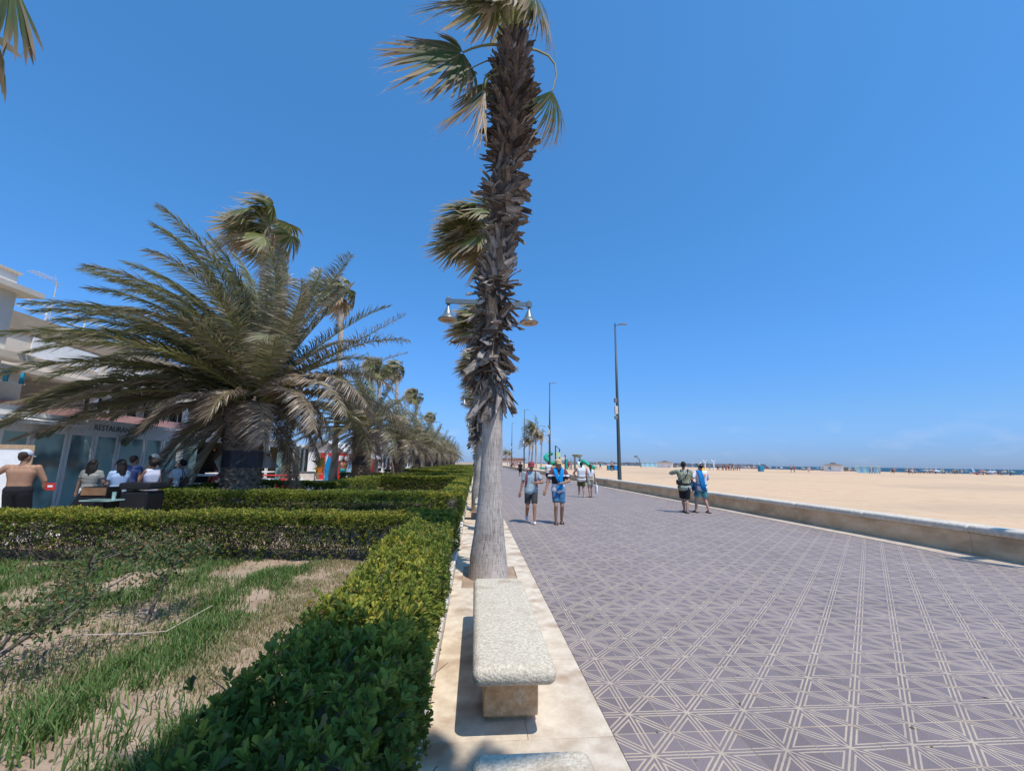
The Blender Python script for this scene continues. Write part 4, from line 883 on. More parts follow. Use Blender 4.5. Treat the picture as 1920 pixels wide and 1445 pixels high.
def sprigs(rng):     # shoots that stick up and out of the near hedge on its garden side
    P, Nn = [], []
    for _ in range(150):
        y = rng.uniform(1.2, 5.2); x = -.97 - abs(rng.normal(0, .10)); z = rng.uniform(.15, .7); P.append((x, y, z)); Nn.append(nrm((-.6, rng.normal(0, .4), .7)))
    for _ in range(120):
        P.append((rng.uniform(-1.0, -.35), rng.uniform(1.2, 5.5), rng.uniform(.72, .80))); Nn.append((0, 0, 1))
    return np.array(P), np.array(Nn)
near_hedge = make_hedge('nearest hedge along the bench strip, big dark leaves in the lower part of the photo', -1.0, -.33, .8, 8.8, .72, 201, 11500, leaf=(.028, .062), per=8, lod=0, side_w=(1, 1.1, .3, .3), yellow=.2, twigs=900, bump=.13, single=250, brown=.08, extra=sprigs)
make_hedge('long cross hedge behind the rose bed, yellowish on top and bare and twiggy below', -9.0, -1.0, 8.0, 8.85, .74, 203, 14000, leaf=(.035, .06), per=6, lod=0, side_w=(.3, .2, 1.2, .5), bare=.40, yellow=.34, twigs=2600, brown=.14)
make_hedge('front hedge of the second bed, dark with palm shade', -8.9, -.95, 12.1, 12.95, .84, 205, 9000, leaf=(.04, .065), per=6, lod=1, side_w=(.3, .3, 1.2, .4), bare=.12, yellow=.08, twigs=600)
make_hedge('yellow-green hedge along the strip beside the second bed', -.95, -.31, 12.1, 25.6, .86, 207, 8000, leaf=(.045, .07), per=6, lod=1, side_w=(1, 1, .6, .1), yellow=.42, twigs=500)
make_hedge('short sunlit hedge right behind the wrapped palm trunk', -8.6, -5.3, 17.0, 18.0, .86, 209, 3600, leaf=(.05, .075), per=6, lod=1, side_w=(.4, 1, 1.2, .3), bare=.1, yellow=.25, twigs=300)
make_hedge('hedge running back from the short sunlit one to the red kiosk', -6.1, -5.3, 18.0, 25.0, .84, 211, 3200, leaf=(.05, .08), per=6, lod=1, side_w=(.6, 1, .3, .3), yellow=.12, twigs=200)
make_hedge('garden-edge hedge in front of the restaurant terrace', -9.0, -8.3, 12.95, 17.0, .84, 212, 2600, leaf=(.05, .075), per=6, lod=1, yellow=.1, twigs=200)
make_hedge('back hedge of the second bed beyond the green lawn', -5.3, -.95, 25.0, 26.0, .86, 213, 4000, leaf=(.06, .09), per=6, lod=1, side_w=(.3, .3, 1.2, .3), bare=.2, yellow=.3, twigs=300)
yy = 29.3
for k, nm in enumerate(['third', 'fourth', 'fifth', 'sixth', 'seventh']):
    Lb = 14.6; n_ = [3200, 2400, 1800, 1500, 1300][k]; lf = (.08 + .02 * k, .12 + .03 * k)
    make_hedge('front hedge of the %s bed, far along the garden' % nm, -8.8, -.9, yy, yy + .9, .86, 220 + k, n_, leaf=lf, per=5, lod=1, side_w=(.3, .3, 1.2, .2), yellow=.2, twigs=0)
    make_hedge('hedge along the strip beside the %s bed, far off' % nm, -.9, -.3, yy, yy + Lb, .86, 230 + k, n_, leaf=lf, per=5, lod=1, side_w=(1, 1, .5, .1), yellow=.25, twigs=0)
    make_hedge('back hedge of the %s bed, far along the garden' % nm, -8.8, -.9, yy + Lb - .9, yy + Lb, .86, 240 + k, n_, leaf=lf, per=5, lod=1, side_w=(.3, .3, 1.2, .2), yellow=.25, twigs=0)
    yy += 17.8

sw = MB(); rw = np.random.default_rng(205)      # bare grey twigs standing out of the near hedge
for _ in range(130):
    p = V3((rw.uniform(-1.05, -.6), rw.uniform(2.2, 4.2), rw.uniform(.45, .62))); d = nrm(rw.normal(0, .3, 3) + V3((-.1, 0, 1))); ln = rw.uniform(.08, .22); sw.tube([p, p + d * ln * .5, p + nrm(d + rw.normal(0, .3, 3)) * ln], [.004, .0035, .002], 4, cap=False)
sw.build('bare_twigs', M['twig'], near_hedge, stuff=True)
def grass_blades(s, P, H, rng, dry, lean=.8, w=.0028):
    n = len(P); a = rng.uniform(0, 6.28, n); d = np.stack([np.cos(a), np.sin(a), 0 * a], 1); ln = (H * rng.uniform(.2, 1.2, n) * lean)[:, None]
    sd = np.stack([-np.sin(a + rng.normal(0, .6, n)), np.cos(a), 0 * a], 1) * w * (1 + 6 * H[:, None])
    up = V3((0, 0, 1)) * H[:, None]; p1 = P + up * .55 + d * ln * .3; p2 = P + up * .95 + d * ln
    V = np.stack([P - sd, P + sd, p1 + sd * .8, p1 - sd * .8, p2], 1).reshape(-1, 3); q = np.arange(n)[:, None] * 5; f0 = s.n
    s.add(V, q + np.array([[0, 1, 2, 3]]), 0, np.repeat(np.clip(rng.normal(.45, .22, n), 0, 1), 5), np.repeat(dry, 5)); s.f.append((q + np.array([[3, 2, 4]]) + f0, 0))
rg = np.random.default_rng(301); N_ = 300000
X = rg.uniform(-8.9, -1.1, N_); Y = 1.0 + 7.0 * rg.random(N_) ** 1.15
nz_ = vnoise(X * 1.6, Y * 1.6, 31); n2_ = vnoise(X * 5, Y * 5, 32)
lushA = np.exp(-((X + 2.15 + .35 * np.clip(Y - 2.8, 0, 2)) / .72) ** 4) * (1 - sstep(Y, 3.3, 3.9))                    # lush strip towards the near left corner
ridge = np.exp(-((X + 2.66 + .06 * (Y - 4)) / .34) ** 2) * (Y > 3.0) * 1.1                    # a grassy ridge up the middle
lushB = sstep(Y, 5.2, 6.6) * sstep(-X, 3.0, 4.4)                                            # green at the back left
straw = np.exp(-((X + 1.95) / .85) ** 2) * sstep(Y, 1.6, 2.6)
dens = np.clip(lushA * 1.15 + ridge + lushB * .9 + straw * 1.25 + .34, 0, 1) * np.clip(.55 + 1.2 * nz_ + .75 * n2_, 0.02, 1) + .22 * sstep(X, -2.6, -1.8) * (1 - sstep(Y, 5.5, 7.5)) * np.clip(.9 + n2_, .1, 1)
k_ = rg.random(N_) < dens; X, Y = X[k_], Y[k_]; green = np.clip((lushA * 1.4 + ridge * 1.2 + lushB * 1.3 + .45)[k_] - straw[k_] * .45, 0, 1)
Hh = (.03 + .075 * green * rg.random(len(X)) + .035 * rg.random(len(X))) * (1 + .4 * lushA[k_]); dry_ = np.where(rg.random(len(X)) < green * .93, 0., rg.uniform(.5, 1, len(X)))
gp_ = np.stack([X, Y, soilz(X, Y) - .005], 1); gs = MB(); grass_blades(gs, gp_, Hh, rg, dry_)
for cx, cy, rx, ry, n_ in [(-3.2, 19.5, 2.2, 4.8, 22000), (-6.5, 13.8, 2.2, .7, 3000), (-4.5, 36, 4, 6, 4000)]:
    X = cx + rx * rg.uniform(-1, 1, n_); Y = cy + ry * rg.uniform(-1, 1, n_); gp_ = np.stack([X, Y, soilz(X, Y) - .005], 1)
    grass_blades(gs, gp_, rg.uniform(.06, .16, n_), rg, np.where(rg.random(n_) < .1, .8, 0.), w=.008)
g = gs.build('grass', M['grass'], attrs=True, stuff=True); g['label'] = 'patchy grass, green and straw-coloured, in the garden beds'
# ground clover and litter on the bare soil
rl = np.random.default_rng(311); n_ = 9000; X = rl.uniform(-6.5, -1.2, n_); Y = rl.uniform(1.6, 7.8, n_); kk = rl.random(n_) < np.clip(.35 + .8 * vnoise(X * 2, Y * 2, 77), .03, 1); X, Y = X[kk], Y[kk]; n_ = len(X)
ls = MB(); leaves_np(ls, np.stack([X, Y, soilz(X, Y) + .006], 1), np.stack([rl.normal(0, 1, n_), rl.normal(0, 1, n_), rl.uniform(0, .3, n_)], 1), rl.uniform(.012, .035, n_), .6, rl, rl.uniform(.1, .6, n_), np.where(rl.random(n_) < .55, rl.uniform(.6, 1, n_), 0.), 1)
o = ls.build('leaf_litter', M['hedge'], attrs=True, stuff=True); o['label'] = 'dry leaves and small weeds scattered over the sandy soil'
# rose bushes
def rose(label, base, top, seed, n=260, extra=()):
    t = thing('rose_bush', label, 'bush', base, 'straggly rose bushes in the bed'); rng = np.random.default_rng(seed); b0, tp = V3(base), V3(top)
    s = MB(); stem = [b0 + V3((0, 0, -.03)), b0 * .6 + tp * .4 + V3((0, 0, -.04)), b0 * .3 + tp * .7 + V3((.03, 0, 0)), tp]; s.tube(stem, [.022, .018, .012, .005], 6); ends = [tp]
    for q in range(9):
        f = rng.uniform(.3, .9); p = b0 * (1 - f) + tp * f; e = p + V3((rng.normal(0, .28), rng.normal(0, .2), rng.uniform(.02, .22))); s.tube([p, (p + e) / 2 + V3((0, 0, .03)), e], [.01, .007, .003], 4); ends.append(e)
    for e0, e1 in extra: s.tube([V3(e0), (V3(e0) + V3(e1)) / 2 + V3((0, 0, .05)), V3(e1)], [.013, .01, .005], 5); ends += [V3(e1), (V3(e0) + V3(e1)) / 2]
    s.build('stem', M['twig'], t); P = []
    for e in ends: P.append(e + rng.normal(0, 1, (2 * n // len(ends) + 6, 3)) * V3((.12, .11, .07)))
    P = np.concatenate(P); D = rng.normal(0, 1, P.shape) + V3((0, 0, .3)); m = MB(); leaves_np(m, P, D, rng.uniform(.028, .055, len(P)), .65, rng, np.clip(rng.normal(.45, .25, len(P)), 0, 1), np.where(rng.random(len(P)) < .08, .8, 0.), 0)
    m.build('leaves', M['rose'], t, attrs=True, stuff=True)
rose('rose bush with a bent double stem in the middle of the bed', (-3.4, 5.15, 0), (-3.3, 5.3, .66), 401, 520)
rose('sprawling rose bush with a long slanting branch at the left edge', (-3.85, 3.75, 0), (-3.35, 4.25, .5), 403, 420, extra=[((-3.4, 4.1, .3), (-3.2, 4.6, .62))])
rose('small rose bush with reddish tips behind the other two', (-4.5, 5.5, 0), (-4.35, 5.6, .6), 405, 420)
st = MB(); st.tube([(-3.75, 4.75, .03), (-3.2, 4.7, .05), (-2.95, 4.78, .04), (-2.75, 5.15, .16)], [.006, .006, .005, .003], 5); st.tube([(-3.2, 4.7, .05), (-3.0, 4.62, .06)], [.004, .002], 4)
tag(st.build('dead_stick', M['edging'], origin=(-3.2, 4.7, 0)), 'pale dead stick lying on the bare soil', 'stick')
sv = MB(); sv.sphere((-1.6, 2.62, .05), .11, 9, 7, (1.1, .8, .75)); tag(sv.build('stone', M['kerb'], origin=(-1.6, 2.62, 0)), 'pale stone half hidden by the near hedge shoots', 'stone')

# ================================================================== RESTAURANT FRONT (facade plane x = -12.5)
FX = -12.5
def bx(s, x0, x1, y0, y1, z0, z1, mi=0): s.box(((x0 + x1) / 2, (y0 + y1) / 2, (z0 + z1) / 2), (x1 - x0, y1 - y0, z1 - z0), mi=mi)
def bpart(name, m, parent, boxes, **k):
    s = MB()
    for q in boxes: bx(s, *q)
    return s.build(name, m, parent, **k)
def text_mesh(name, c):
    o0 = bpy.data.objects.new(name, c); COL.objects.link(o0); me = bpy.data.meshes.new_from_object(o0.evaluated_get(bpy.context.evaluated_depsgraph_get())); bpy.data.objects.remove(o0); bpy.data.curves.remove(c)
    return bpy.data.objects.new(name, me)
def text_obj(name, body, size, depth, m, parent, loc, rot, sx=1.0):
    c = bpy.data.curves.new(name, 'FONT'); c.body = body; c.size = size; c.extrude = depth; c.align_x = 'LEFT'; c.resolution_u = 3; c.materials.append(m)
    o = text_mesh(name, c); COL.objects.link(o); o.parent = parent; o.location = V3(loc) - world_loc(parent); o.rotation_euler = rot; o.scale = (sx, 1, 1); return o
TROT = (math.pi / 2, 0, math.pi / 2)
rest_ = thing('restaurant', 'white glass-fronted restaurant behind the big feather palm, lettered on its fascia', 'building', (FX, 14, 0))
bpart('fascia', M['white'], rest_, [(FX - .12, FX + .03, 9, 31.2, 2.46, 2.86)]); bpart('roof', M['whitewall'], rest_, [(FX - 4.0, FX - .15, 9, 31.2, 2.72, 2.90)])
bpart('gutter', M['white'], rest_, [(FX + .03, FX + .13, 9, 31.2, 2.78, 2.90)]); bpart('plinth', M['kerb'], rest_, [(FX - .1, FX + .02, 9, 19.6, .0, .10)])
text_obj('lettering', 'RESTAURANT', .27, .006, M['textgrey'], rest_, (FX + .037, 15.1, 2.56), TROT, .98)
posts = [11.2, 12.35, 13.2, 14.3, 15.25, 16.2, 17.4, 18.35, 19.35]
for y0, y1 in zip(posts[:-1], posts[1:]):
    f = bpart('door_leaf', M['white'], rest_, [(FX - .05, FX + .02, y0 + .02, y0 + .11, .1, 2.46), (FX - .05, FX + .02, y1 - .09, y1 - .02, .1, 2.46), (FX - .05, FX + .02, y0 + .11, y1 - .09, 2.36, 2.46), (FX - .05, FX + .02, y0 + .11, y1 - .09, .1, .2)])
    bpart('pane', M['glass'], f, [(FX - .025, FX - .01, y0 + .11, y1 - .09, .2, 2.36)])
bpart('handle', M['kerb'], rest_, [(FX + .02, FX + .06, 14.35, 14.40, .95, 1.2)])
bpart('post', M['white'], rest_, [(FX - .1, FX + .03, 19.36, 19.62, 0, 2.46)])
for y in (23.1, 27.3, 31.0): bpart('post', M['white'], rest_, [(FX - .08, FX + .04, y - .07, y + .07, 0, 2.46)])
for k_, (y0, y1) in enumerate(((19.62, 20.6), (28.6, 29.3))): bpart('glass_screen', M['glass'], rest_, [(FX - .03, FX - .01, y0, y1, .1, 2.4)])
bpart('low_wall', M['kerb'], rest_, [(FX - .1, FX + .03, 17.45, 19.3, .1, .62)])
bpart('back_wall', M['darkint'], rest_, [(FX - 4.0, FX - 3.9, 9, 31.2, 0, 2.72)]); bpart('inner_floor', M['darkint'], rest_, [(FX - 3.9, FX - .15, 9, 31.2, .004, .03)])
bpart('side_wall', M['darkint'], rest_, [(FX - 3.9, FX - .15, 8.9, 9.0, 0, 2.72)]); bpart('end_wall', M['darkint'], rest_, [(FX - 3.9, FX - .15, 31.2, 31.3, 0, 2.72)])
for k, (y, z, w, hh, m) in enumerate([(13.5, 1.5, .7, .5, 'kerb'), (13.7, .95, .9, .05, 'white'), (13.4, 1.25, .5, .14, 'orange'), (13.8, 1.95, .4, .45, 'white'), (13.5, .5, .8, .3, 'kerb'), (16.5, 1.0, 1.2, .05, 'white')]): bpart('counter', M[m], rest_, [(FX - 1.0, FX - .7, y - w / 2, y + w / 2, z, z + hh)])
for k, (y, x) in enumerate([(21.2, -14), (22.4, -14.4), (23.6, -13.8), (24.8, -14.2), (26.2, -13.9)]):
    s = MB(); s.sphere((x, y, 2.15), .06, 8, 6); s.tube([(x, y, 2.2), (x, y, 2.72)], [.006, .006], 4); s.build('pendant_lamp', M['orange'], rest_)
s = MB()      # hanging greenery over the opening
rr = np.random.default_rng(91); P = np.stack([rr.uniform(-13.4, -12.9, 1500), rr.uniform(25.5, 28.6, 1500), 2.42 - .42 * rr.random(1500) ** 1.5], 1); leaves_np(s, P, rr.normal(0, 1, P.shape) + V3((0, 0, -.6)), rr.uniform(.08, .15, 1500), .5, rr, rr.uniform(0, .6, 1500), np.zeros(1500), 1); s.build('hanging_greenery', M['hedge'], rest_, attrs=True, stuff=True)
# awning over the door, translucent white sheet on a frame
aw = thing('awning', 'shiny white sloping awning at the left edge over the restaurant glass', 'awning', (FX, 12, 2.7))
s = MB(); P, F = grid_mesh(0, 1.0, 9.0, 14.2, 7, 20, lambda U, Y: 2.95 - .32 * U + .03 * np.sin(U * 9) + .015 * vnoise(U * 4, Y * 2, 4)); P[:, 0] = FX - .9 + P[:, 0] * 1.5; s.add(P, F); s.build('sheet', M['white_cloth'], aw, smooth=True)
bpart('front_rail', M['white'], aw, [(FX + .6, FX + .66, 9, 14.2, 2.56, 2.62)]); bpart('rear_box', M['white'], aw, [(FX - 1.1, FX - .92, 9, 14.2, 2.9, 3.15)])
# upper storey set back, pink balcony, parapet, railing
up = thing('apartment_block', 'cream upper storeys behind the restaurant with a pink balcony front and a white roof railing', 'building', (-16, 20, 0))
bpart('wall', M['cream'], up, [(-22, -16, 13.2, 30, 2.9, 6.0)]); bpart('parapet', M['tanwall'], up, [(-22, -15.97, 13.2, 30, 6.0, 6.62)]); bpart('moulding', M['tanwall'], up, [(-16.0, -15.92, 13.2, 30, 5.98, 6.06)])
bpart('balcony_slab', M['cream'], up, [(-15.97, -14.2, 12.2, 30, 4.28, 4.42)]); bpart('balcony_front', M['pink'], up, [(-14.35, -14.2, 9, 30, 2.92, 3.36)]); bpart('balcony_floor', M['whitewall'], up, [(-16, -14.36, 12.2, 30, 2.91, 2.98)])
for y in (17.3, 17.85, 22.5, 27): bpart('column', M['white'], up, [(-14.55, -14.38, y - .09, y + .09, 2.98, 4.28)])
for y in (18.6, 20.2, 21.8, 23.6, 25.6):
    f = bpart('window', M['white'], up, [(-16.0, -15.94, y, y + .06, 3.0, 4.2), (-16.0, -15.94, y + 1.2, y + 1.26, 3.0, 4.2), (-16, -15.94, y + .6, y + .66, 3.0, 4.2), (-16, -15.94, y + .06, y + 1.2, 4.14, 4.2)]); bpart('pane', M['darkint'], f, [(-15.985, -15.965, y + .06, y + 1.2, 3.0, 4.14)])
f = bpart('window', M['white'], up, [(-15.99, -15.93, 16.2, 19.0, 5.2, 5.9)]); bpart('balcony_door', M['white'], up, [(-15.99, -15.93, 19.4, 23, 4.42, 5.6)])
s = MB()
for y in np.arange(13.4, 30, 1.55): bx(s, -16.03, -15.98, y, y + .05, 6.62, 7.15)
bx(s, -16.03, -15.98, 13.4, 29.3, 7.15, 7.19); bx(s, -16.02, -15.99, 13.4, 29.3, 6.82, 6.85); s.build('railing', M['white'], up)
an = thing('aerial', 'television aerial with red tips standing on the roof', 'antenna', (-17.2, 17.9, 6.6))
s = MB(); s.tube([(-17.2, 17.9, 6.5), (-17.2, 17.9, 8.7)], [.022, .016], 6); s.build('mast', M['kerb'], an)
s = MB(); s.tube([(-17.2, 16.9, 8.72), (-17.2, 18.1, 8.6)], [.015, .015], 5)
for y in np.linspace(16.95, 17.6, 5): s.tube([(-17.45, y, 8.7), (-16.95, y, 8.7)], [.01, .01], 4)
s.tube([(-17.2, 18.0, 8.35), (-17.2, 17.75, 8.95)], [.012, .012], 4); s.build('boom', M['kerb'], an)
blk = thing('corner_block', 'tall white render block with projecting cornice at the left edge', 'building', (-15, 10, 0))
bpart('wall', M['whitewall'], blk, [(-19, -13.5, 2, 13.0, 2.9, 6.35)]); bpart('attic', M['whitewall'], blk, [(-19, -13.5, 2, 12.93, 6.5, 6.92)]); bpart('coping', M['cream'], blk, [(-19, -13.44, 2, 12.99, 6.92, 6.98)]); bpart('cornice', M['cream'], blk, [(-19, -13.1, 2, 13.38, 6.35, 6.5)])
bpart('ledge', M['cream'], blk, [(-13.5, -12.9, 8, 13.3, 4.36, 4.55)]); bpart('lower_wall', M['cream'], blk, [(-19, -14.4, 2, 14.6, 2.9, 4.36)])
bpart('recess', M['cream'], blk, [(-13.5, -13.46, 9, 12.55, 5.7, 5.95)])
sg = thing('roof_sign', 'big blue letters on a rail at the left edge of the restaurant roof', 'sign', (-13.4, 13.2, 3.9))
bpart('rail', M['orange'], sg, [(-13.52, -13.48, 11.5, 13.75, 4.10, 4.13)]); bpart('rail', M['white'], sg, [(-13.52, -13.48, 11.5, 13.75, 3.78, 3.81)])
for ch, y in (('Y', 12.98), ('I', 13.5)): text_obj('letter', ch, .50, .05, M['signblue'], sg, (-13.42, y, 3.78), TROT)
# ---- kiosk, canopy and red stall further on
ki = thing('kiosk', 'ochre boarded kiosk with an olive door beyond the restaurant', 'kiosk', (-13, 31.5, 0))
for k in range(10): bpart('plank', M['woodwall'], ki, [(-12.85, -12.75 + .008 * (k % 2), 29.5, 32.6, .02 + .262 * k, .02 + .262 * k + .254)])
bpart('body', M['woodwall'], ki, [(-15.5, -12.86, 29.5, 32.6, 0, 2.62)]); bpart('door', M['greenwall'], ki, [(-12.8, -12.7, 32.75, 34.2, 0, 2.5)]); bpart('corner_post', M['white'], ki, [(-12.84, -12.70, 32.62, 32.74, 0, 2.75)])
bpart('wall_box', M['wood'], ki, [(-12.74, -12.6, 31.1, 31.6, 1.3, 1.6)]); bpart('hatch', M['teal'], ki, [(-12.7, -12.67, 33.1, 33.7, 1.1, 1.7)])
cn = thing('canopy', 'white sheet canopy on thin posts over the red stall', 'canopy', (-11, 36, 0))
s = MB(); P, F = grid_mesh(-13.2, -9.2, 33.0, 38, 16, 12, lambda X, Y: 2.42 + .75 * np.clip(1 - np.abs(X + 11.3) / 1.9, 0, 1) + .04 * vnoise(X * 2, Y * 2, 8) - .25 * sstep(X, -11, -9.2)); s.add(P, F); s.build('sheet', M['white_cloth'], cn, smooth=True)
for x, y in ((-12.6, 33.1), (-10.95, 33.1), (-9.4, 33.1), (-12.6, 37.8), (-9.4, 37.8)): bpart('post', M['white'], cn, [(x - .05, x + .05, y - .05, y + .05, 0, 2.45)])
rs = thing('stall', 'red stall front with white lettering shapes under the canopy', 'stall', (-11.5, 40, 0))
bpart('front', M['red'], rs, [(-14, -9.0, 39.9, 40.1, 0, 2.35)]); s = MB()
for x, w, z, hh in ((-12.6, .35, 1.65, .45), (-12.15, .4, 1.65, .45), (-11.65, .3, 1.65, .4), (-12.5, .3, 1.0, .5), (-12.1, .3, 1.0, .5), (-11.7, .5, 1.0, .2), (-10.7, .5, 1.5, .6), (-10.7, .5, 1.05, .3)): bx(s, x, x + w, 39.88, 39.9, z, z + hh)
s.build('printed_shapes', M['white'], rs); bpart('side_frame', M['wood'], rs, [(-14, -13.7, 39.8, 39.9, 0, 2.35)])
sb = MB(); n_ = 14; prof = [(.05 + .24 * math.sin(math.pi * min(1, .08 + t_ * .98)) ** .6) for t_ in np.linspace(0, 1, n_)]
PP = []
for i, t_ in enumerate(np.linspace(0, 1, n_)):
    for sx in (-1, 1): PP += [(sx * prof[i], -.03, 2.0 * t_), (sx * prof[i], .03, 2.0 * t_)]
sb.add(PP, [(4 * i, 4 * i + 2, 4 * i + 6, 4 * i + 4) for i in range(n_ - 1)] + [(4 * i + 1, 4 * i + 5, 4 * i + 7, 4 * i + 3) for i in range(n_ - 1)] + [(4 * i, 4 * i + 4, 4 * i + 5, 4 * i + 1) for i in range(n_ - 1)] + [(4 * i + 2, 4 * i + 3, 4 * i + 7, 4 * i + 6) for i in range(n_ - 1)])
o = sb.build('surfboard', M['blue'], origin=(0, 0, 0)); o.location = (-10.5, 32.6, 0.02); o.rotation_euler = (R(4), R(-5), R(35)); tag(o, 'bright blue board standing by a canopy post', 'surfboard')
pc = thing('folded_parasol', 'folded grey parasol cover beside the red stall', 'parasol', (-9.55, 34, 0)); s = MB(); s.lathe((-9.55, 34, .45), [(.28, 0), (.3, .05), (.2, .7), (.12, 1.2), (.02, 1.3)], 10); s.build('cover', M['striped'], pc); s = MB(); s.cyl((-9.55, 34, 0), .03, .5, 8); s.build('pole', M['grey'], pc)
um = thing('parasol', 'open white parasol between the stall and the second feather palm', 'parasol', (-8.8, 36, 0)); s = MB(); s.lathe((-8.8, 36, 1.85), [(1.3, 0), (1.25, .05), (.6, .4), (.03, .62)], 8); s.build('shade', M['white_cloth'], um); s = MB(); s.cyl((-8.8, 36, 0), .03, 2.4, 8); s.build('pole', M['white'], um)
pl = thing('potted_palm', 'potted green plant in an orange pot behind the canopy post', 'plant', (-11.6, 33.6, 0)); s = MB(); s.lathe((-11.6, 33.6, .75), [(.2, 0), (.3, .4), (.27, .4)], 12); s.build('pot', M['orange'], pl); s = MB(); P = V3((-11.6, 33.6, 1.25)) + rr.normal(0, .05, (60, 3)); leaves_np(s, P, rr.normal(0, 1, (60, 3)) + V3((0, 0, .9)), rr.uniform(.4, .8, 60), .12, rr, rr.uniform(.3, .9, 60), np.zeros(60), 0); s.build('leaves', M['hedge'], pl, attrs=True)
s = MB(); s.box((-11.6, 33.6, .68), (1.6, .6, .06));
for x in (-12.3, -10.9): s.box((x, 33.6, .33), (.08, .5, .64))
tag(s.build('bench_table', M['ply'], origin=(-11.6, 33.6, 0)), 'wooden table under the potted plant', 'table')
for k, (x, y0, y1, hh, l) in enumerate([(-13.5, 42, 58, 2.9, 'low pale beach bar half hidden by the feather palms'), (-14, 60, 84, 3.2, 'pale low building far behind the palm trunks'), (-14, 88, 130, 3.2, 'farthest pale low building behind the palm row')]):
    t = thing('low_building', l, 'building', (x - 2, (y0 + y1) / 2, 0)); bpart('wall', M['whitewall'], t, [(x - 5, x, y0, y1, 0, hh)]); bpart('roof', M['cream'], t, [(x - 5.2, x + .5, y0 - .2, y1 + .2, hh, hh + .18)])
    for q in np.arange(y0 + 1, y1 - 2, 3.2): 
        f = bpart('window', M['white'], t, [(x, x + .04, q, q + 1.9, .5, 2.3)]); bpart('pane', M['darkint'], f, [(x + .042, x + .05, q + .12, q + 1.78, .6, 2.2)])
# ---- terrace furniture
def table(label, loc, m, w=.9, d=.8, h=.75, group='white pedestal tables on the terrace'):
    t = thing('cafe_table', label, 'table', loc, group); s = MB(); s.bevbox((0, 0, h - .025), (w, d, .05), .015); s.build('top', m, None).parent = t
    s = MB(); s.lathe((0, 0, 0), [(.30, 0), (.28, .03), (.14, .12), (.09, .35), (.12, .6), (.2, .7)], 14); s.build('pedestal', m, None, smooth=True).parent = t; return t
t0 = table('white pedestal table next to the woman with the black bag', (-11.3, 19.0, 0), M['white'], h=1.04)
for x, y, l in [(-11.9, 21.5, 'white pedestal table behind the wrapped trunk'), (-12.9, 23.5, 'white pedestal table inside the dark dining area'), (-11.6, 25.0, 'white pedestal table right of the wrapped trunk')]: copy_tree(t0, loc=(x, y, 0), label=l)
table('red-topped table under the white flag', (-9.6, 22.3, 0), M['red'], 1.9, .7, .95, group=None)
def chair(label, loc, rot, m):
    t = thing('cafe_chair', label, 'chair', loc, 'moulded tub chairs by the red table'); t.rotation_euler = (0, 0, rot)
    s = MB(); s.lathe((0, 0, .05), [(.20, 0), (.24, .3), (.27, .36), (.29, .75)], 14); s.build('shell', m, None, smooth=True).parent = t; s = MB(); s.cyl((0, 0, .42), .25, .05, 14); s.build('seat', m, None).parent = t; return t
chair('red tub chair under the red-topped table', (-9.0, 21.7, 0), 0, M['red']); chair('white tub chair left of the red one', (-9.75, 21.6, 0), 0, M['white']); chair('white tub chair right of the red one', (-8.6, 21.9, 0), 0, M['white'])
gb = thing('windbreak', 'tilted grey panel with a white rim behind the short hedge', 'panel', (-8.4, 22.2, 0)); s = MB(); s.box((-8.35, 22.2, .80), (.95, .05, .62), tilt=Matrix.Rotation(R(-14), 3, 'X')); s.build('sheet', M['kerb'], gb)
s = MB(); s.box((-8.35, 22.23, 1.12), (1.0, .06, .04)); s.box((-8.86, 22.2, .55), (.04, .05, 1.1)); s.box((-7.85, 22.2, .55), (.04, .05, 1.1)); s.build('frame', M['grey'], gb)
def flag(label, pole, pts, seed):
    t = thing('flag', label, 'flag', pole, 'white flags by the wrapped trunk'); s = MB(); s.tube([pole, (pole[0], pole[1], 2.4)], [.018, .015], 6); s.build('pole', M['grey'], t)
    s = MB(); a, b_, c, d = [V3(p) for p in pts]; nu, nv = 12, 10; U, Vg = np.meshgrid(np.linspace(0, 1, nu), np.linspace(0, 1, nv)); u, v = U.ravel()[:, None], Vg.ravel()[:, None]
    P = (a * (1 - u) + b_ * u) * (1 - v) + (d * (1 - u) + c * u) * v; P[:, 1] += .09 * np.sin(u[:, 0] * 7 + 2 * v[:, 0] + seed) * u[:, 0]; F = np.array([(j * nu + i, j * nu + i + 1, (j + 1) * nu + i + 1, (j + 1) * nu + i) for j in range(nv - 1) for i in range(nu - 1)])
    s.add(P, F); s.build('cloth', M['white_cloth'], t, smooth=True); return t
flag('white flag blown out to the left of the wrapped trunk', (-8.9, 16.6, 0), [(-8.9, 16.6, 2.05), (-9.55, 16.7, 1.6), (-9.25, 16.7, 1.18), (-8.9, 16.6, 1.5)], 1)
f2 = flag('white flag hanging in a triangle right of the wrapped trunk', (-8.0, 17.1, 0), [(-7.95, 17.0, 2.35), (-7.7, 17.0, 1.9), (-7.28, 17.0, 1.40), (-7.95, 17.0, 1.36)], 3)
s = MB(); s.box((-7.72, 16.9, 1.86), (.12, .01, .10)); s.build('emblem', M['orange'], f2)
mb_ = thing('menu_board', 'tall white menu board in a pale wooden frame with four small food pictures', 'sign', (-10.55, 10.9, 0)); RB = R(62)
def mbx(s, u0, u1, z0, z1, off, th=.012):
    c, sn = math.cos(R(25)), math.sin(R(25)); p = V3((-10.95, 10.75, 0)) + V3((c, sn, 0)) * (u0 + u1) / 2 + V3((sn, -c, 0)) * off; s.box((p[0], p[1], (z0 + z1) / 2), (u1 - u0, th, z1 - z0), rot=R(25))
s = MB(); mbx(s, -.62, .62, .12, 1.85, 0, .03); s.build('board', M['white'], mb_)
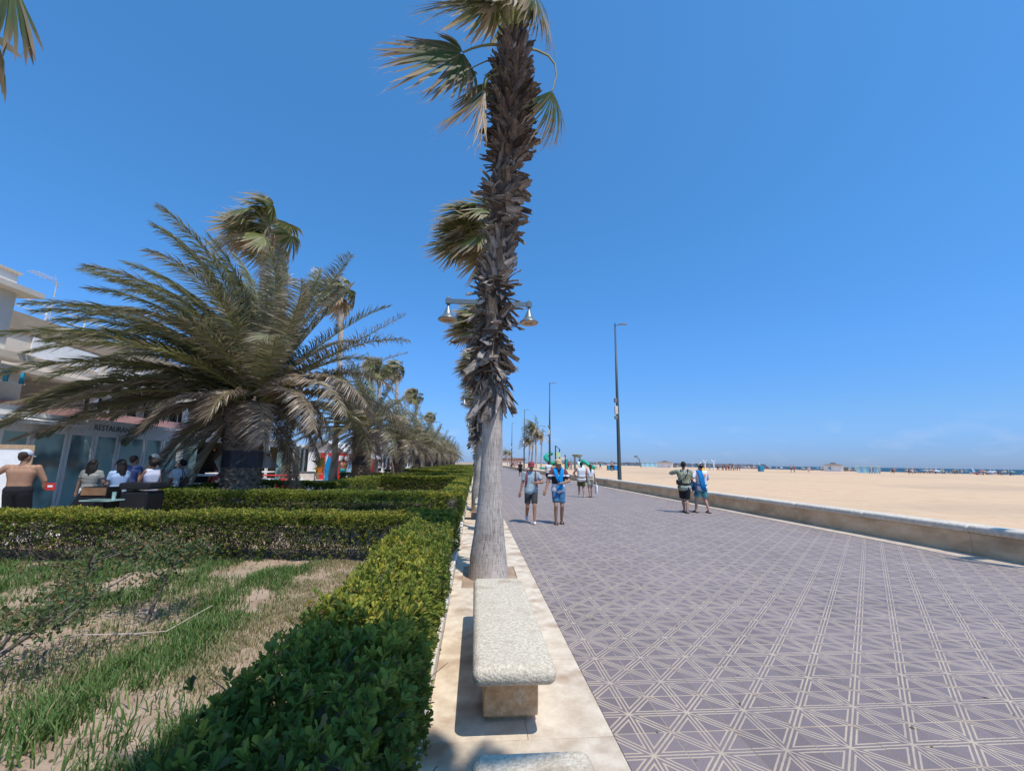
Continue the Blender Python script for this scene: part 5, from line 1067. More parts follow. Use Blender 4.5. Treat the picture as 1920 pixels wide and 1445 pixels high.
s = MB(); mbx(s, -.70, -.62, 0, 1.95, 0, .05); mbx(s, .62, .70, 0, 1.95, 0, .05); mbx(s, -.62, .62, 1.85, 1.95, 0, .05); s.build('frame', M['ply'], mb_)
for u, z in ((-.42, 1.6), (-.22, 1.6), (-.42, 1.36), (-.22, 1.36)): s = MB(); mbx(s, u - .08, u + .08, z - .08, z + .08, .022); s.build('food_picture', mat('food_photo', (.45, .10, .05), .5, (.70, .42, .20), 18), mb_)
s = MB(); mbx(s, .36, .56, 1.02, 1.12, .022); mbx(s, -.06, .02, 1.56, 1.64, .022); s.build('orange_patch', M['orange'], mb_)
ld = thing('menu_lectern', 'black slanted menu lectern with a brown top panel', 'lectern', (-9.0, 11.0, 0)); s = MB(); s.add([(-9.5, 10.9, 0), (-8.6, 10.9, 0), (-8.6, 11.5, 0), (-9.5, 11.5, 0), (-9.15, 11.1, 1.0), (-8.6, 11.1, 1.0), (-8.6, 11.5, 1.0), (-9.15, 11.5, 1.0)], [(0, 3, 2, 1), (4, 5, 6, 7), (0, 1, 5, 4), (1, 2, 6, 5), (2, 3, 7, 6), (3, 0, 4, 7)]); s.build('body', M['black'], ld)
s = MB(); s.box((-8.87, 11.05, .90), (.53, .03, .17)); s.build('top_panel', M['wood'], ld)
ts = thing('side_table', 'small glass-topped table with a drink by the lectern', 'table', (-8.4, 10.8, 0)); s = MB(); s.box((-8.45, 10.8, .73), (.62, .45, .025)); s.build('top', M['glass'], ts); s = MB(); s.cyl((-8.45, 10.8, 0), .03, .72, 8); s.cyl((-8.45, 10.8, 0), .2, .03, 12); s.build('leg', M['black'], ts)
dk = thing('drinking_glass', 'glass of pale beer on the small table', 'glass', (-8.22, 10.8, .743)); s = MB(); s.lathe((-8.22, 10.8, .745), [(.03, 0), (.036, .13)], 12); s.build('beer', M['orange'], dk); s = MB(); s.lathe((-8.22, 10.8, .745), [(.034, 0), (.041, .17), (.039, .17)], 12); s.build('cup', M['glass'], dk)
sf = thing('lounge_seat', 'black upholstered lounge seat in two stacked blocks', 'seat', (-8.1, 11.5, 0)); s = MB(); s.bevbox((-8.1, 11.5, .45), (.62, .6, .88), .04, seg=2); s.build('body', M['black'], sf); s = MB(); s.bevbox((-8.1, 11.48, 1.02), (.7, .62, .16), .04, seg=2); s.build('upper_cushion', M['black'], sf)
# ================================================================== PEOPLE
def remesh(s, name, m, vox, smooth=3):
    me0 = s.mesh('tmp', m); o = bpy.data.objects.new('tmp', me0); COL.objects.link(o)
    r = o.modifiers.new('r', 'REMESH'); r.mode = 'VOXEL'; r.voxel_size = vox; r.use_smooth_shade = True
    if smooth: q = o.modifiers.new('s', 'SMOOTH'); q.factor = .5; q.iterations = smooth
    dg = bpy.context.evaluated_depsgraph_get(); me = bpy.data.meshes.new_from_object(o.evaluated_get(dg)); me.name = name
    bpy.data.objects.remove(o); bpy.data.meshes.remove(me0); return me
def ik(a, b, l1, l2, pole):
    a, b = V3(a), V3(b); d = b - a; L = np.linalg.norm(d); Lc = min(L, (l1 + l2) * .999); u = d / L; b = a + u * Lc
    x = (l1 * l1 - l2 * l2 + Lc * Lc) / (2 * Lc); h = math.sqrt(max(l1 * l1 - x * x, 1e-6)); p = V3(pole); p = nrm(p - u * np.dot(p, u)); return a + u * x + p * h, b
SKIN = {}
def skin(c):
    if c not in SKIN: SKIN[c] = mat('skin', c, .55, tuple(q * .86 for q in c), 5, spec=.35)
    return SKIN[c]
def cloth(name, c, c2=None, scale=30, **k): return mat(name, c, .9, c2 or tuple(q * .88 for q in c), scale, **k)
TAN, LIGHT, RED_, DARK = (.36, .20, .13), (.50, .32, .23), (.42, .22, .15), (.17, .09, .06)
HAIR_D = plain('dark_hair', (.016, .012, .010), .6); HAIR_B = plain('brown_hair', (.05, .03, .02), .6)
def person(label, loc, yaw, H=1.75, build=1.0, female=False, skin_c=TAN, feet=((-.10, .12), (.10, -.18)), lift=(0, 0), hands=((-.30, .10, .80), (.30, .10, .80)), elbow=((-.4, -1, 0), (.4, -1, 0)), turn=0.0, vox=.016, fingers=False,
           shirt=None, sleeve=.5, hem=.90, shorts=None, leg=.60, hair=None, hair_kind='short', cap=None, cap_m2=None, shoes=None, sandals=None, lean=0.0, group=None, eyes=False, neckline=1.47, tank=False, extras=None, bare_mid=False):
    t = thing('person', label, 'person', loc, group); t.rotation_euler = (0, 0, yaw); k = H / 1.75; w = build
    sm = skin(skin_c); sp = V3((0, lean, 0))
    S = .205 * w * (.90 if female else 1); HP = .092 * (1.06 if female else 1)
    Hd = V3((0, .015 + lean * 1.2, 1.625)); hipz = .90
    ft = [V3((feet[i][0], feet[i][1], .085 + lift[i])) for i in (0, 1)]; hips = [V3((-HP, 0, hipz)), V3((HP, 0, hipz))]; kn = []
    for i in (0, 1): q, f = ik(hips[i], ft[i], .43, .42, (0, 1, .05)); kn.append(q); ft[i] = f
    sh = [V3((-S, lean, 1.415)), V3((S, lean, 1.415))]; el, wr = [], []
    for i in (0, 1): q, f = ik(sh[i], hands[i], .29, .25, elbow[i]); el.append(q); wr.append(f)
    def torso(s, g=0.0, z0=.88, z1=1.44):
        bw = w * (.9 if female else 1)
        rows = [(.93, .085 * bw + (.012 if female else 0), .108), (1.02, .075 * bw, .10), (1.12, .062 * bw if female else .085 * bw, .092), (1.22, .088 * bw, .10), (1.32, .11 * bw, .105), (1.40, .135 * bw, .075)]
        rr_ = [q for q in rows if z0 - .02 <= q[0] <= z1 + .02]; kr = .9 + .1 * w
        for (za, ha, ra), (zb, hb, rb_) in zip(rr_[:-1], rr_[1:]):
            la, lb = lean * (za - .9) / .5, lean * (zb - .9) / .5
            for q in (-1, -.5, 0, .5, 1): s.capsule((q * ha, la, za), ra * kr + g, (q * hb, lb, zb), rb_ * kr + g, 12)
        if female and z1 > 1.3:
            for q in (-1, 1): s.sphere((q * .075, .085 + lean * .8, 1.27), .068 + g, 10, 8)
    b = MB(); torso(b); b.capsule((0, lean * .9, 1.42), .058, (0, lean * 1.1, 1.56), .052)
    for i in (0, 1):
        b.capsule(sh[i], .058 * w, el[i], .044 * w); b.capsule(el[i], .043 * w, wr[i], .030)
        hd = nrm(wr[i] - el[i]); px2 = nrm(np.cross(hd, V3((0, 0, 1)) if abs(hd[2]) < .9 else V3((0, 1, 0)))); 
        b.capsule(wr[i] + hd * .03 - px2 * .018, .024, wr[i] + hd * .075 - px2 * .020, .020); b.capsule(wr[i] + hd * .03 + px2 * .018, .024, wr[i] + hd * .075 + px2 * .020, .020)
        pn = np.cross(hd, px2) * (1 if i else -1)
        if fingers:
            for q, ln in zip((-.030, -.010, .010, .030), (.075, .088, .082, .062)):
                a0 = wr[i] + hd * .085 + px2 * q; a1 = a0 + hd * ln * .55 + pn * .012; a2 = a1 + hd * ln * .35 + pn * .025; b.capsule(a0, .0095, a1, .009, 8); b.capsule(a1, .009, a2, .008, 8)
            a0 = wr[i] + hd * .03 + px2 * .034 * (1 if i else -1); b.capsule(a0, .012, a0 + hd * .04 + px2 * .022 * (1 if i else -1) + pn * .015, .010, 8)
        else: b.capsule(wr[i] + hd * .08, .026, wr[i] + hd * .145 + pn * .02, .018)
        b.capsule(hips[i], .092 * w if not female else .095, kn[i], .056); b.capsule(kn[i], .054, kn[i] * .62 + ft[i] * .38 + V3((0, -.016, 0)), .056); b.capsule(kn[i] * .62 + ft[i] * .38 + V3((0, -.012, 0)), .055, ft[i], .036)
        p_ = 0 if lift[i] < .03 else -.045; b.capsule(ft[i] + V3((0, -.03, -.045)), .036, ft[i] + V3((0, .13, -.055 + p_)), .028)
    ct, st_ = math.cos(turn), math.sin(turn); hr = lambda x, y, z: Hd + V3((x * ct - y * st_, x * st_ + y * ct, z))
    b.sphere(hr(0, -.012, .035), .094, 16, 12, (.86, 1.04, 1.0)); b.capsule(hr(0, .03, -.06), .058, hr(0, .055, -.075), .038); b.capsule(hr(0, .04, .0), .062, hr(0, .045, -.04), .055)
    b.capsule(hr(0, .088, .02), .011, hr(0, .104, -.018), .016)
    for q in (-1, 1): b.capsule(hr(q * .082, -.005, .012), .014, hr(q * .085, -.012, -.022), .011)
    inst('body', remesh(b, 'body', sm, vox), t, (0, 0, 0))
    if eyes:
        e = MB()
        for q in (-1, 1): e.sphere(hr(q * .033, .083, .012), .011, 8, 6, (1, .5, .7))
        e.build('eyes', HAIR_D, None).parent = t
    if shirt is not None:
        c = MB(); torso(c, .018, hem, 1.40); l_ = lean
        if hem < .95: c.capsule((-.09 * w, 0, hem + .03), .118 * w + .012, (.09 * w, 0, hem + .03), .118 * w + .012)
        if not tank:
            for i in (0, 1): e_ = sh[i] * (1 - sleeve) + el[i] * sleeve; c.capsule(sh[i], .070 * w, e_, .072 * w, 14, flat1=True)
        else:
            for i in (0, 1): c.capsule(sh[i] * .68 + V3((0, 0, .452)), .046, sh[i] * .62 + V3((0, 0, .40)), .075)
        inst('shirt', remesh(c, 'shirt', shirt, vox), t, (0, 0, 0))
    if shorts is not None:
        c = MB(); c.capsule((-.085, 0, .96), .122 * w, (.085, 0, .96), .122 * w)
        for i in (0, 1):
            f = leg / .43
            if f <= 1: e_ = hips[i] * (1 - f) + kn[i] * f; c.capsule(hips[i], .112 * w, e_, .098 * w, 14, flat1=True)
            else: c.capsule(hips[i], .112 * w, kn[i], .085 * w); e_ = kn[i] * (1 - (f - 1)) + ft[i] * (f - 1); c.capsule(kn[i], .085 * w, e_, .075, 14, flat1=True)
        inst('trousers' if leg > .5 else 'shorts', remesh(c, 'shorts', shorts, vox), t, (0, 0, 0))
    hm = hair or HAIR_D
    hs = MB()
    if hair_kind != 'none':
        hs.sphere(hr(0, -.022, .048), .099, 14, 10, (.90, 1.02, .98))
        if hair_kind == 'short': hs.capsule(hr(0, -.06, .0), .065, hr(0, -.062, -.03), .05)
        if hair_kind == 'long':
            hr_ = np.random.default_rng(int(abs(loc[0] * 100)))
            for q in np.linspace(-.085, .085, 9):
                y0 = -.075 + .9 * abs(q) * .6; x1 = q * 1.15 + hr_.normal(0, .012); zl = -.34 + hr_.uniform(-.05, .10) + abs(q) * .6
                hs.capsule(hr(q, y0, .03), .036, hr(q * 1.1, y0 - .025, -.12), .034); hs.capsule(hr(q * 1.1, y0 - .025, -.12), .034, hr(x1, y0 - .05 + hr_.normal(0, .012), zl), .016)
        if hair_kind == 'pony': hs.capsule(hr(0, -.10, .04), .035, hr(0, -.135, -.02), .04); hs.capsule(hr(0, -.135, -.02), .04, hr(0, -.13, -.30), .018)
        if hair_kind == 'curly':
            for _ in range(26): d = nrm(RNG.normal(0, 1, 3) + V3((0, -.5, .4))); hs.sphere(hr(*(d * .085 + V3((0, -.03, .03)))), .045, 8, 6)
        # keep the face free
        inst('hair', remesh(hs, 'hair', hm, vox * .9, 2), t, (0, -.012, .004))
    if cap is not None:
        back = -1 if cap_m2 == 'back' else 1; c = MB(); prof = [(.104, -.005), (.106, .02), (.098, .06), (.075, .095), (.04, .112), (.006, .118)]
        c.lathe((0, 0, 0), prof, 18); P = []; F = []
        a = np.linspace(-1.25, 1.25, 11)
        for q in a: P += [(.095 * math.sin(q), back * .085 * math.cos(q), .012), (.10 * math.sin(q), back * (.055 + .125 * math.cos(q)), -.006 - .012 * abs(math.sin(q)))]
        c.add(P, [(2 * i, 2 * i + 1, 2 * i + 3, 2 * i + 2) for i in range(10)]); c.add([(x, y, z - .006) for x, y, z in P], [(2 * i, 2 * i + 2, 2 * i + 3, 2 * i + 1) for i in range(10)])
        o = inst('cap', c.mesh('cap', cap, smooth=True), t, hr(0, -.012, .045), (R(-6), 0, turn), (.93, 1.08, 1))
    if shoes is not None:
        for i in (0, 1):
            p_ = 0 if lift[i] < .03 else -.045; c = MB(); c.capsule(ft[i] + V3((0, -.035, -.045)), .046, ft[i] + V3((0, .13, -.052 + p_)), .037, 12); c.capsule(ft[i] + V3((0, -.01, -.03)), .05, ft[i] + V3((0, -.005, .0)), .046, flat1=True); inst('shoe', remesh(c, 'shoe', shoes, vox), t, (0, 0, 0))
    if sandals is not None:
        for i in (0, 1):
            c = MB(); c.bevbox(ft[i] + V3((0, .05, -.074)), (.10, .27, .022), .008); 
            c.tube([ft[i] + V3((x, .085 + .01 * math.cos(x * 30), z)) for x, z in ((-.048, -.068), (-.03, -.028), (0, -.018), (.03, -.028), (.048, -.068))], .016, 6); inst('sandal', c.mesh('sandal', sandals), t, (0, 0, 0))
    t.scale = (k,) * 3
    J = dict(el=el, wr=wr, sh=sh, ft=ft, Hd=Hd)
    if extras: extras(t, J)
    KIDS.pop(t, None)
    return t, J
def held(name, s, mats, label, cat, owner, smooth=True):
    """a thing worn or carried: its geometry is drawn in the owner's own frame, then set down in the world"""
    me = s.mesh(name, mats, (0, 0, 0), smooth); o = bpy.data.objects.new(name, me); COL.objects.link(o)
    o.location = owner.location; o.rotation_euler = owner.rotation_euler; o.scale = owner.scale; return tag(o, label, cat)
WHITE = cloth('white_jersey', (.74, .74, .76)); BLACKC = cloth('black_cloth', (.018, .018, .02)); GREYC = cloth('grey_shorts', (.055, .055, .055)); SHOE_W = cloth('white_shoe', (.68, .70, .70)); FLIP = cloth('dark_sandal', (.03, .022, .02))
PALEBLUE = cloth('grey_blue_jersey', (.30, .38, .43), (.38, .50, .54), 3, contrast=(.45, .55))
def band_mat():
    m = bpy.data.materials.new('banded_jersey'); m.use_nodes = True; N, L = nodes_of(m); b = N['Principled BSDF']; b.inputs['Roughness'].default_value = .9
    t = N.new('ShaderNodeTexCoord'); sp = N.new('ShaderNodeSeparateXYZ'); L.new(t.outputs['Object'], sp.inputs[0]); r = N.new('ShaderNodeValToRGB'); r.color_ramp.interpolation = 'CONSTANT'
    mr = N.new('ShaderNodeMapRange'); mr.inputs[1].default_value = .8; mr.inputs[2].default_value = 1.5; L.new(sp.outputs[2], mr.inputs[0]); L.new(mr.outputs[0], r.inputs[0]); e = r.color_ramp.elements
    e[0].position = 0; e[0].color = (.66, .66, .70, 1); e[1].position = .40; e[1].color = (.02, .02, .025, 1)
    for p, c in ((.70, (.70, .66, .68, 1)), (.765, (.13, .045, .05, 1))): q = e.new(p); q.color = c
    L.new(r.outputs[0], b.inputs['Base Color']); return m
# --- the two men walking towards the camera
M['maroon'] = cloth('maroon_cloth', (.30, .055, .075))
P1, J1 = person('man in burgundy cap and grey-blue t-shirt walking towards us with a backpack', (1.64, 12.62, 0), math.pi - .1, 1.71, .93, skin_c=(.38, .20, .13), feet=((-.10, .22), (.12, -.26)), lift=(0, .10), hands=((-.12, .24, 1.17), (.34, .06, .80)), elbow=((-1, -.3, -.5), (.3, -1, 0)), vox=.0085, fingers=True, eyes=True,
            shirt=PALEBLUE, sleeve=.68, hem=.88, shorts=GREYC, leg=.34, hair_kind='short', hair=HAIR_B, cap=M['maroon'], shoes=SHOE_W)
s = MB()
for q in (-1, 1): s.tube([(q * .12, -.16, 1.36), (q * .125, -.07, 1.502), (q * .125, .03, 1.50), (q * .125, .125, 1.41), (q * .13, .152, 1.28), (q * .15, .135, 1.14), (q * .185, .02, 1.04)], .022, 6, mi=0)
s.bevbox((0, -.21, 1.20), (.30, .17, .46), .05, mi=1, seg=2); held('backpack', s, [M['maroon'], M['black']], 'black backpack with burgundy straps on the man in the burgundy cap', 'backpack', P1)
P2, J2 = person('tall man in beige cap and banded t-shirt walking towards us with a blue towel', (2.42, 12.52, 0), math.pi - .05, 1.80, .93, skin_c=(.40, .22, .145), feet=((-.09, -.04), (.085, .08)), hands=((-.08, .25, 1.12), (.42, .16, .80)), elbow=((-1, -.2, -.4), (.4, -1, .1)), turn=.5, vox=.0085, fingers=True, eyes=True,
            shirt=band_mat(), sleeve=.75, hem=.88, shorts=cloth('blue_shorts', (.035, .12, .24), (.08, .2, .34), 9), leg=.33, hair_kind='short', hair=HAIR_B, cap=cloth('beige_cap', (.60, .45, .24)), sandals=FLIP)
s = MB()
for q in (-1, 1):
    pts = [(q * .02, -.085, 1.52), (q * .085, -.04, 1.51), (q * .10, .05, 1.47), (q * .085, .135, 1.37), (q * .05, .158, 1.26), (q * .02 - .03, .175, 1.14)]
    if q < 0: pts += [(-.06, .20, 1.02), (-.02, .19, .93)]
    for o_ in (-.022, .022): s.tube([(x + o_, y, z) for x, y, z in pts], [.022, .028, .032, .032, .03, .026] + ([.03, .034] if q < 0 else []), 7)
s.tube([(.0, .175, 1.02), (.03, .18, .96), (.06, .17, .90)], [.02, .04, .03], 7); held('towel', s, cloth('bright_blue_towel', (.005, .27, .66)), 'bright blue towel round the neck of the tall man in the beige cap', 'towel', P2)
# --- couple walking away
P3, _ = person('man in white sleeveless top and olive shorts walking away', (5.5, 22.2, 0), -.05, 1.77, 1.08, skin_c=RED_, feet=((-.10, .12), (.10, -.10)), hands=((-.26, .24, 1.08), (.30, .12, .85)), elbow=((-1, -.8, 0), (.4, -1, 0)), shirt=WHITE, tank=True, hem=.86, shorts=cloth('olive_shorts', (.10, .10, .03)), leg=.36, shoes=cloth('sand_shoe', (.5, .45, .38)), vox=.013, group='couple walking away by the wall')
P4, _ = person('woman in white top and pale patterned shorts with a ponytail walking away', (5.98, 22.2, 0), .05, 1.66, .9, True, (.40, .21, .14), feet=((-.08, -.12), (.08, .10)), hands=((-.26, .1, .90), (.30, .02, .80)), shirt=WHITE, tank=True, hem=1.07, shorts=cloth('pale_patterned', (.55, .55, .45), (.32, .40, .33), 14), leg=.24, hair_kind='pony', hair=HAIR_B, sandals=FLIP, vox=.013, group='couple walking away by the wall')
s = MB(); s.bevbox((.33, .03, .42), (.10, .26, .46), .03, seg=2); s.tube([(.33, -.06, .64), (.31, .0, .80), (.33, .12, .64)], .008, 5); held('carrier_bag', s, M['white_cloth'], 'white carrier bag hanging from the hand of the woman with the ponytail', 'bag', P4)
# --- two men near the wall walking away
PALMSHIRT = mat('leaf_print_shirt', (.035, .04, .035), .9, (.40, .45, .40), 11, contrast=(.44, .52), detail=3, col3=(.30, .30, .16), c3scale=6, c3range=(.5, .58), stretch=(1.6, 1, .8))
P5, _ = person('man in leaf-print shirt and black shorts with a sling bag walking away', (7.64, 15.4, 0), -.28, 1.81, 1.08, skin_c=(.42, .24, .17), feet=((-.02, .12), (.03, -.14)), hands=((-.22, .33, 1.38), (.30, .16, .84)), elbow=((-1, -.1, -.25), (.4, -1, 0)), vox=.0095, fingers=True, shirt=PALMSHIRT, sleeve=.9, hem=.84, shorts=BLACKC, leg=.42, hair_kind='short', sandals=FLIP)
s = MB(); s.tube([(.13, .06, 1.50), (.15, -.06, 1.49), (.10, -.165, 1.36), (0, -.175, 1.22), (-.12, -.165, 1.08), (-.2, -.1, 1.02)], .014, 5); s.bevbox((-.19, -.12, 1.05), (.20, .12, .17), .04, rot=.4, seg=2); held('sling_bag', s, M['black'], 'black sling bag across the back of the leaf-print shirt', 'bag', P5)
s = MB(); s.bevbox((.34, .08, .92), (.13, .24, .30), .05, seg=2); s.tube([(.36, .02, .8), (.38, .02, .68)], [.05, .02], 6); held('rolled_mat', s, cloth('navy_cloth', (.02, .045, .12)), 'navy cloth bundle at the right hip of the man in the leaf-print shirt', 'bundle', P5)
TSH = cloth('white_tshirt', (.74, .74, .78))
P6, _ = person('man in white t-shirt and teal shorts, cap turned backwards, walking away', (8.30, 15.42, 0), .12, 1.77, 1.06, skin_c=(.50, .29, .21), feet=((-.19, .13), (.17, -.10)), hands=((-.27, .10, 1.02), (.20, .30, 1.10)), elbow=((-1, -.6, 0), (1, -.6, -.2)), vox=.0095, fingers=True, shirt=TSH, sleeve=.8, hem=.86, shorts=cloth('teal_shorts', (.10, .33, .36), (.05, .17, .22), 2.5, contrast=(.48, .52)), leg=.36, hair_kind='short', cap=cloth('black_white_cap', (.55, .55, .52), (.02, .02, .025), 6, contrast=(.48, .52)), cap_m2='back', sandals=FLIP)
s = MB()
for q in range(6):
    x = -.20 + .03 * q; s.tube([(x, .10, 1.36), (x, .05, 1.475), (x, -.06, 1.485), (x + .01, -.145, 1.40), (x + .04, -.165, 1.20), (x + .07, -.165, 1.02), (x + .10, -.17, .80 - .015 * (q % 3))], [.02, .024, .025, .026, .026, .026, .022], 6)
held('beach_towel', s, cloth('royal_blue_towel', (.01, .20, .50)), 'blue beach towel over the left shoulder of the man in the white t-shirt', 'towel', P6)
s = MB(); s.sphere((-.33, .06, .96), .14, 12, 9, (1, 1.1, .85)); held('blue_bag', s, cloth('dark_teal_bag', (.02, .12, .20)), 'dark blue round bag under the left arm of the man in the white t-shirt', 'bag', P6)
s = MB(); s.box((.03, -.155, 1.345), (.15, .012, .05), rot=.05, mi=0); s.box((.045, -.157, 1.30), (.10, .012, .018), mi=0); o = s.build('shirt_print', M['orange'], None); o.parent = P6
s = MB(); s.sphere((.33, .42, 1.47), .15, 14, 10, (1.1, .8, .85)); s.capsule((.24, .40, 1.30), .03, (.28, .42, 1.38), .05); held('inflatable', s, plain('yellow_vinyl', (.80, .45, .02), .4), 'yellow inflatable beach toy carried by the man in the white t-shirt', 'beach toy', P6)
# --- further back on the promenade
person('man in white t-shirt and black shorts standing near the wall, seen past the beige cap', (6.50, 38.2, 0), .3, 1.83, 1.05, skin_c=RED_, shirt=WHITE, hem=.86, shorts=BLACKC, leg=.40, shoes=cloth('dark_shoe', (.04, .03, .03)), vox=.02, feet=((-.12, .05), (.12, 0)))
person('woman in a red patterned skirt walking beside the man in the white t-shirt', (6.95, 38.0, 0), .2, 1.70, .95, True, (.50, .30, .20), shirt=cloth('tan_top', (.50, .28, .17)), tank=True, shorts=cloth('red_patterned', (.45, .10, .07), (.65, .5, .42), 9), leg=.55, vox=.02, hair_kind='short')
person('man dressed in black walking away far down the promenade', (5.75, 55.0, 0), 0, 1.82, 1, skin_c=(.25, .14, .1), shirt=BLACKC, hem=.86, shorts=BLACKC, leg=.42, shoes=BLACKC, vox=.024)
# --- by the restaurant
person('shirtless man in a white cap and black shorts reading the menu board', (-9.45, 9.95, 0), .35, 1.80, 1.12, skin_c=(.42, .23, .14), feet=((-.12, .0), (.12, .04)), hands=((-.42, .16, 1.02), (.26, .28, 1.06)), elbow=((-1, -.5, 0), (.6, -1, 0)), vox=.013, fingers=True, shorts=BLACKC, leg=.42, hair_kind='short', hair=HAIR_B, cap=cloth('white_cap', (.60, .64, .74)), turn=-.45, shoes=SHOE_W)
s = MB(); s.bevbox((-9.02, 10.15, 1.06), (.19, .02, .15), .004); s.box((-9.02, 10.137, 1.07), (.10, .003, .04), mi=1); tag(s.build('menu_card', [M['red'], M['white']], origin=(0, 0, 0)), 'small red card in the hand of the shirtless man', 'card')
person('person in grey cut by the left edge of the photo beside the menu board', (-10.25, 9.6, 0), 1.2, 1.75, 1, skin_c=LIGHT, shirt=cloth('grey_tee', (.25, .25, .25)), shorts=WHITE, leg=.8, vox=.02)
person('woman with long dark hair in a striped top with her back to us', (-9.55, 11.75, 0), .2, 1.62, .98, True, (.42, .25, .18), hands=((-.34, .12, .86), (.22, .26, 1.0)), shirt=cloth('striped_top', (.42, .42, .38), (.12, .12, .1), 26, stretch=(.05, .05, 1.2)), hem=1.03, sleeve=.55, shorts=WHITE, leg=.8, hair_kind='long', vox=.014)
person('man in a blue t-shirt seen from behind in front of the teal glass', (-9.45, 12.9, 0), -.2, 1.74, 1.02, skin_c=RED_, shirt=cloth('blue_tee', (.06, .09, .22)), shorts=BLACKC, leg=.42, hair=HAIR_B, vox=.014)
person('woman in a dark cap and light blue shirt with a long braid, facing left', (-8.75, 11.55, 0), 1.15, 1.62, .95, True, (.48, .29, .21), hands=((-.1, .30, 1.12), (.16, .30, 1.08)), shirt=cloth('light_blue_shirt', (.40, .52, .70)), sleeve=.6, shorts=BLACKC, leg=.8, hair_kind='long', cap=BLACKC, turn=.2, vox=.014)
person('woman in a white sleeveless top with her dark hair tied up, facing left', (-8.35, 12.05, 0), 1.3, 1.66, .95, True, (.30, .16, .11), hands=((-.1, .28, 1.30), (.2, .25, 1.05)), shirt=cloth('lilac_white_top', (.62, .62, .72)), tank=True, shorts=BLACKC, leg=.8, hair_kind='curly', vox=.014)
person('shirtless man in a cream cap standing at the white door frames', (-8.85, 12.75, 0), -.5, 1.78, 1.02, skin_c=(.46, .28, .2), shorts=BLACKC, leg=.42, cap=cloth('cream_cap', (.58, .54, .46)), hair=HAIR_B, vox=.014)
person('woman in a white blouse with curly dark hair and a black shoulder bag', (-8.95, 14.1, 0), .9, 1.63, 1.0, True, (.38, .22, .16), hands=((-.3, .12, .9), (.26, .1, .9)), shirt=WHITE, sleeve=.8, hem=.88, shorts=cloth('navy_jeans', (.02, .03, .07)), leg=.8, hair_kind='curly', turn=.4, vox=.014)
s = MB(); s.bevbox((-8.72, 13.95, .98), (.14, .26, .34), .05, seg=2); s.tube([(-8.74, 13.9, 1.12), (-8.85, 14.0, 1.40), (-8.76, 14.08, 1.12)], .01, 5); tag(held('shoulder_bag', s, M['black'], '', '', bpy.data.objects.new('x', None)), 'black shoulder bag on the woman in the white blouse', 'bag')
for k, (x, y, l, sh_, so) in enumerate([(-11.35, 53, 'person in a white t-shirt seen from behind between the palm trunks', WHITE, BLACKC), (-10.2, 55, 'person in black top and yellow shorts far behind the palms', BLACKC, M['orange']), (-9.0, 56, 'person in white shirt far right of the third palm trunk', WHITE, BLACKC), (-10.9, 56, 'person in dark red top standing far behind the palms', M['maroon'], BLACKC)]):
    person(l, (x, y, 0), .4 * k, 1.75, 1.1, skin_c=(.2, .1, .07) if k % 2 else RED_, shirt=sh_, shorts=so, leg=.4, vox=.03)
for k, (x, y, l, c) in enumerate([(-12.9, 22.9, 'seated guest in dark red inside the dining area, left one', 'maroon'), (-12.4, 22.6, 'seated guest in black inside the dining area, right one', 'black')]):
    person(l, (x, y, -.38), 1 + k, 1.7, 1, skin_c=TAN, shirt=M[c], shorts=BLACKC, leg=.4, feet=((-.1, .2), (.1, .2)), vox=.024)
person('shirtless man in turquoise shorts by the red stall', (-9.75, 33.2, 0), 0, 1.78, 1.15, skin_c=(.50, .24, .13), shorts=cloth('turquoise', (.02, .40, .44)), leg=.4, vox=.02)
# two walkers far up the strip
for k, (x, y, c) in enumerate([(-.1, 78, BLACKC), (.25, 80, WHITE)]): person('tiny walker at the far end of the bench strip, in %s' % ('black', 'white')[k], (x, y, 0), 0, 1.75, 1, shirt=c, shorts=BLACKC, leg=.4, vox=.035)

# ================================================================== BEACH
def sz(x, y): return float(sandz(x, y))
def sway_palm(label, x, y, top, h, seed, L=2.6, N=30, base_z=None):
    z0 = sz(x, y) if base_z is None else base_z; t = thing('feather_palm', label, 'palm tree', (x, y, z0), 'slim palms on the beach'); rng = np.random.default_rng(seed); tx = top - x
    s = MB(); zz = np.linspace(-.2, h, 24); bark_tube(s, [(x + tx * (max(z, 0) / h) ** .8, y, z0 + z) for z in zz], np.interp(zz, [0, .6, h], [.24, .17, .15]), 12, seed, .05); s.build('trunk', M['trunk'], t, smooth=True); c = V3((top, y, z0 + h))
    for k in range(N):
        f = (k + .5) / N; el = R(82 - 110 * f); az = k * 2.4 + rng.uniform(-.2, .2); d = V3((math.cos(el) * math.cos(az), math.cos(el) * math.sin(az), math.sin(el))); s = MB()
        feather(s, c, nrm(d + WIND * .5), L * rng.uniform(.8, 1.1), rng, 26, .55, grav=.7 + .5 * f, wind=1.0, dry=.15 + (.7 if f > .75 else .3 * rng.random()), tint=rng.uniform(.7, 1.0), width=.11, wind_leaf=.5); s.build('frond', [M['date'], M['petiole']], t, attrs=True)
    return t
for k, (x, top, h, l) in enumerate([(11.7, 12.05, 5.6, 'shortest of the four slim beach palms, left one'), (12.3, 13.0, 8.9, 'tallest of the four slim beach palms, leaning right'), (13.6, 13.35, 7.9, 'slim beach palm with a straight stem behind the tallest'), (14.7, 14.85, 7.0, 'slim beach palm on the right of the group with dry fronds')]): sway_palm(l, x, 95 + k * .4, top, h, 700 + k, 3.2 if k in (1, 2) else 2.7, 34)
sway_palm('small distant palm at the far end of the promenade, left one', 12.6, 168, 12.4, 4.6, 711, 3.3, 26); sway_palm('small distant palm at the far end of the promenade, right one', 13.6, 170, 13.8, 4.2, 713, 3.0, 24)
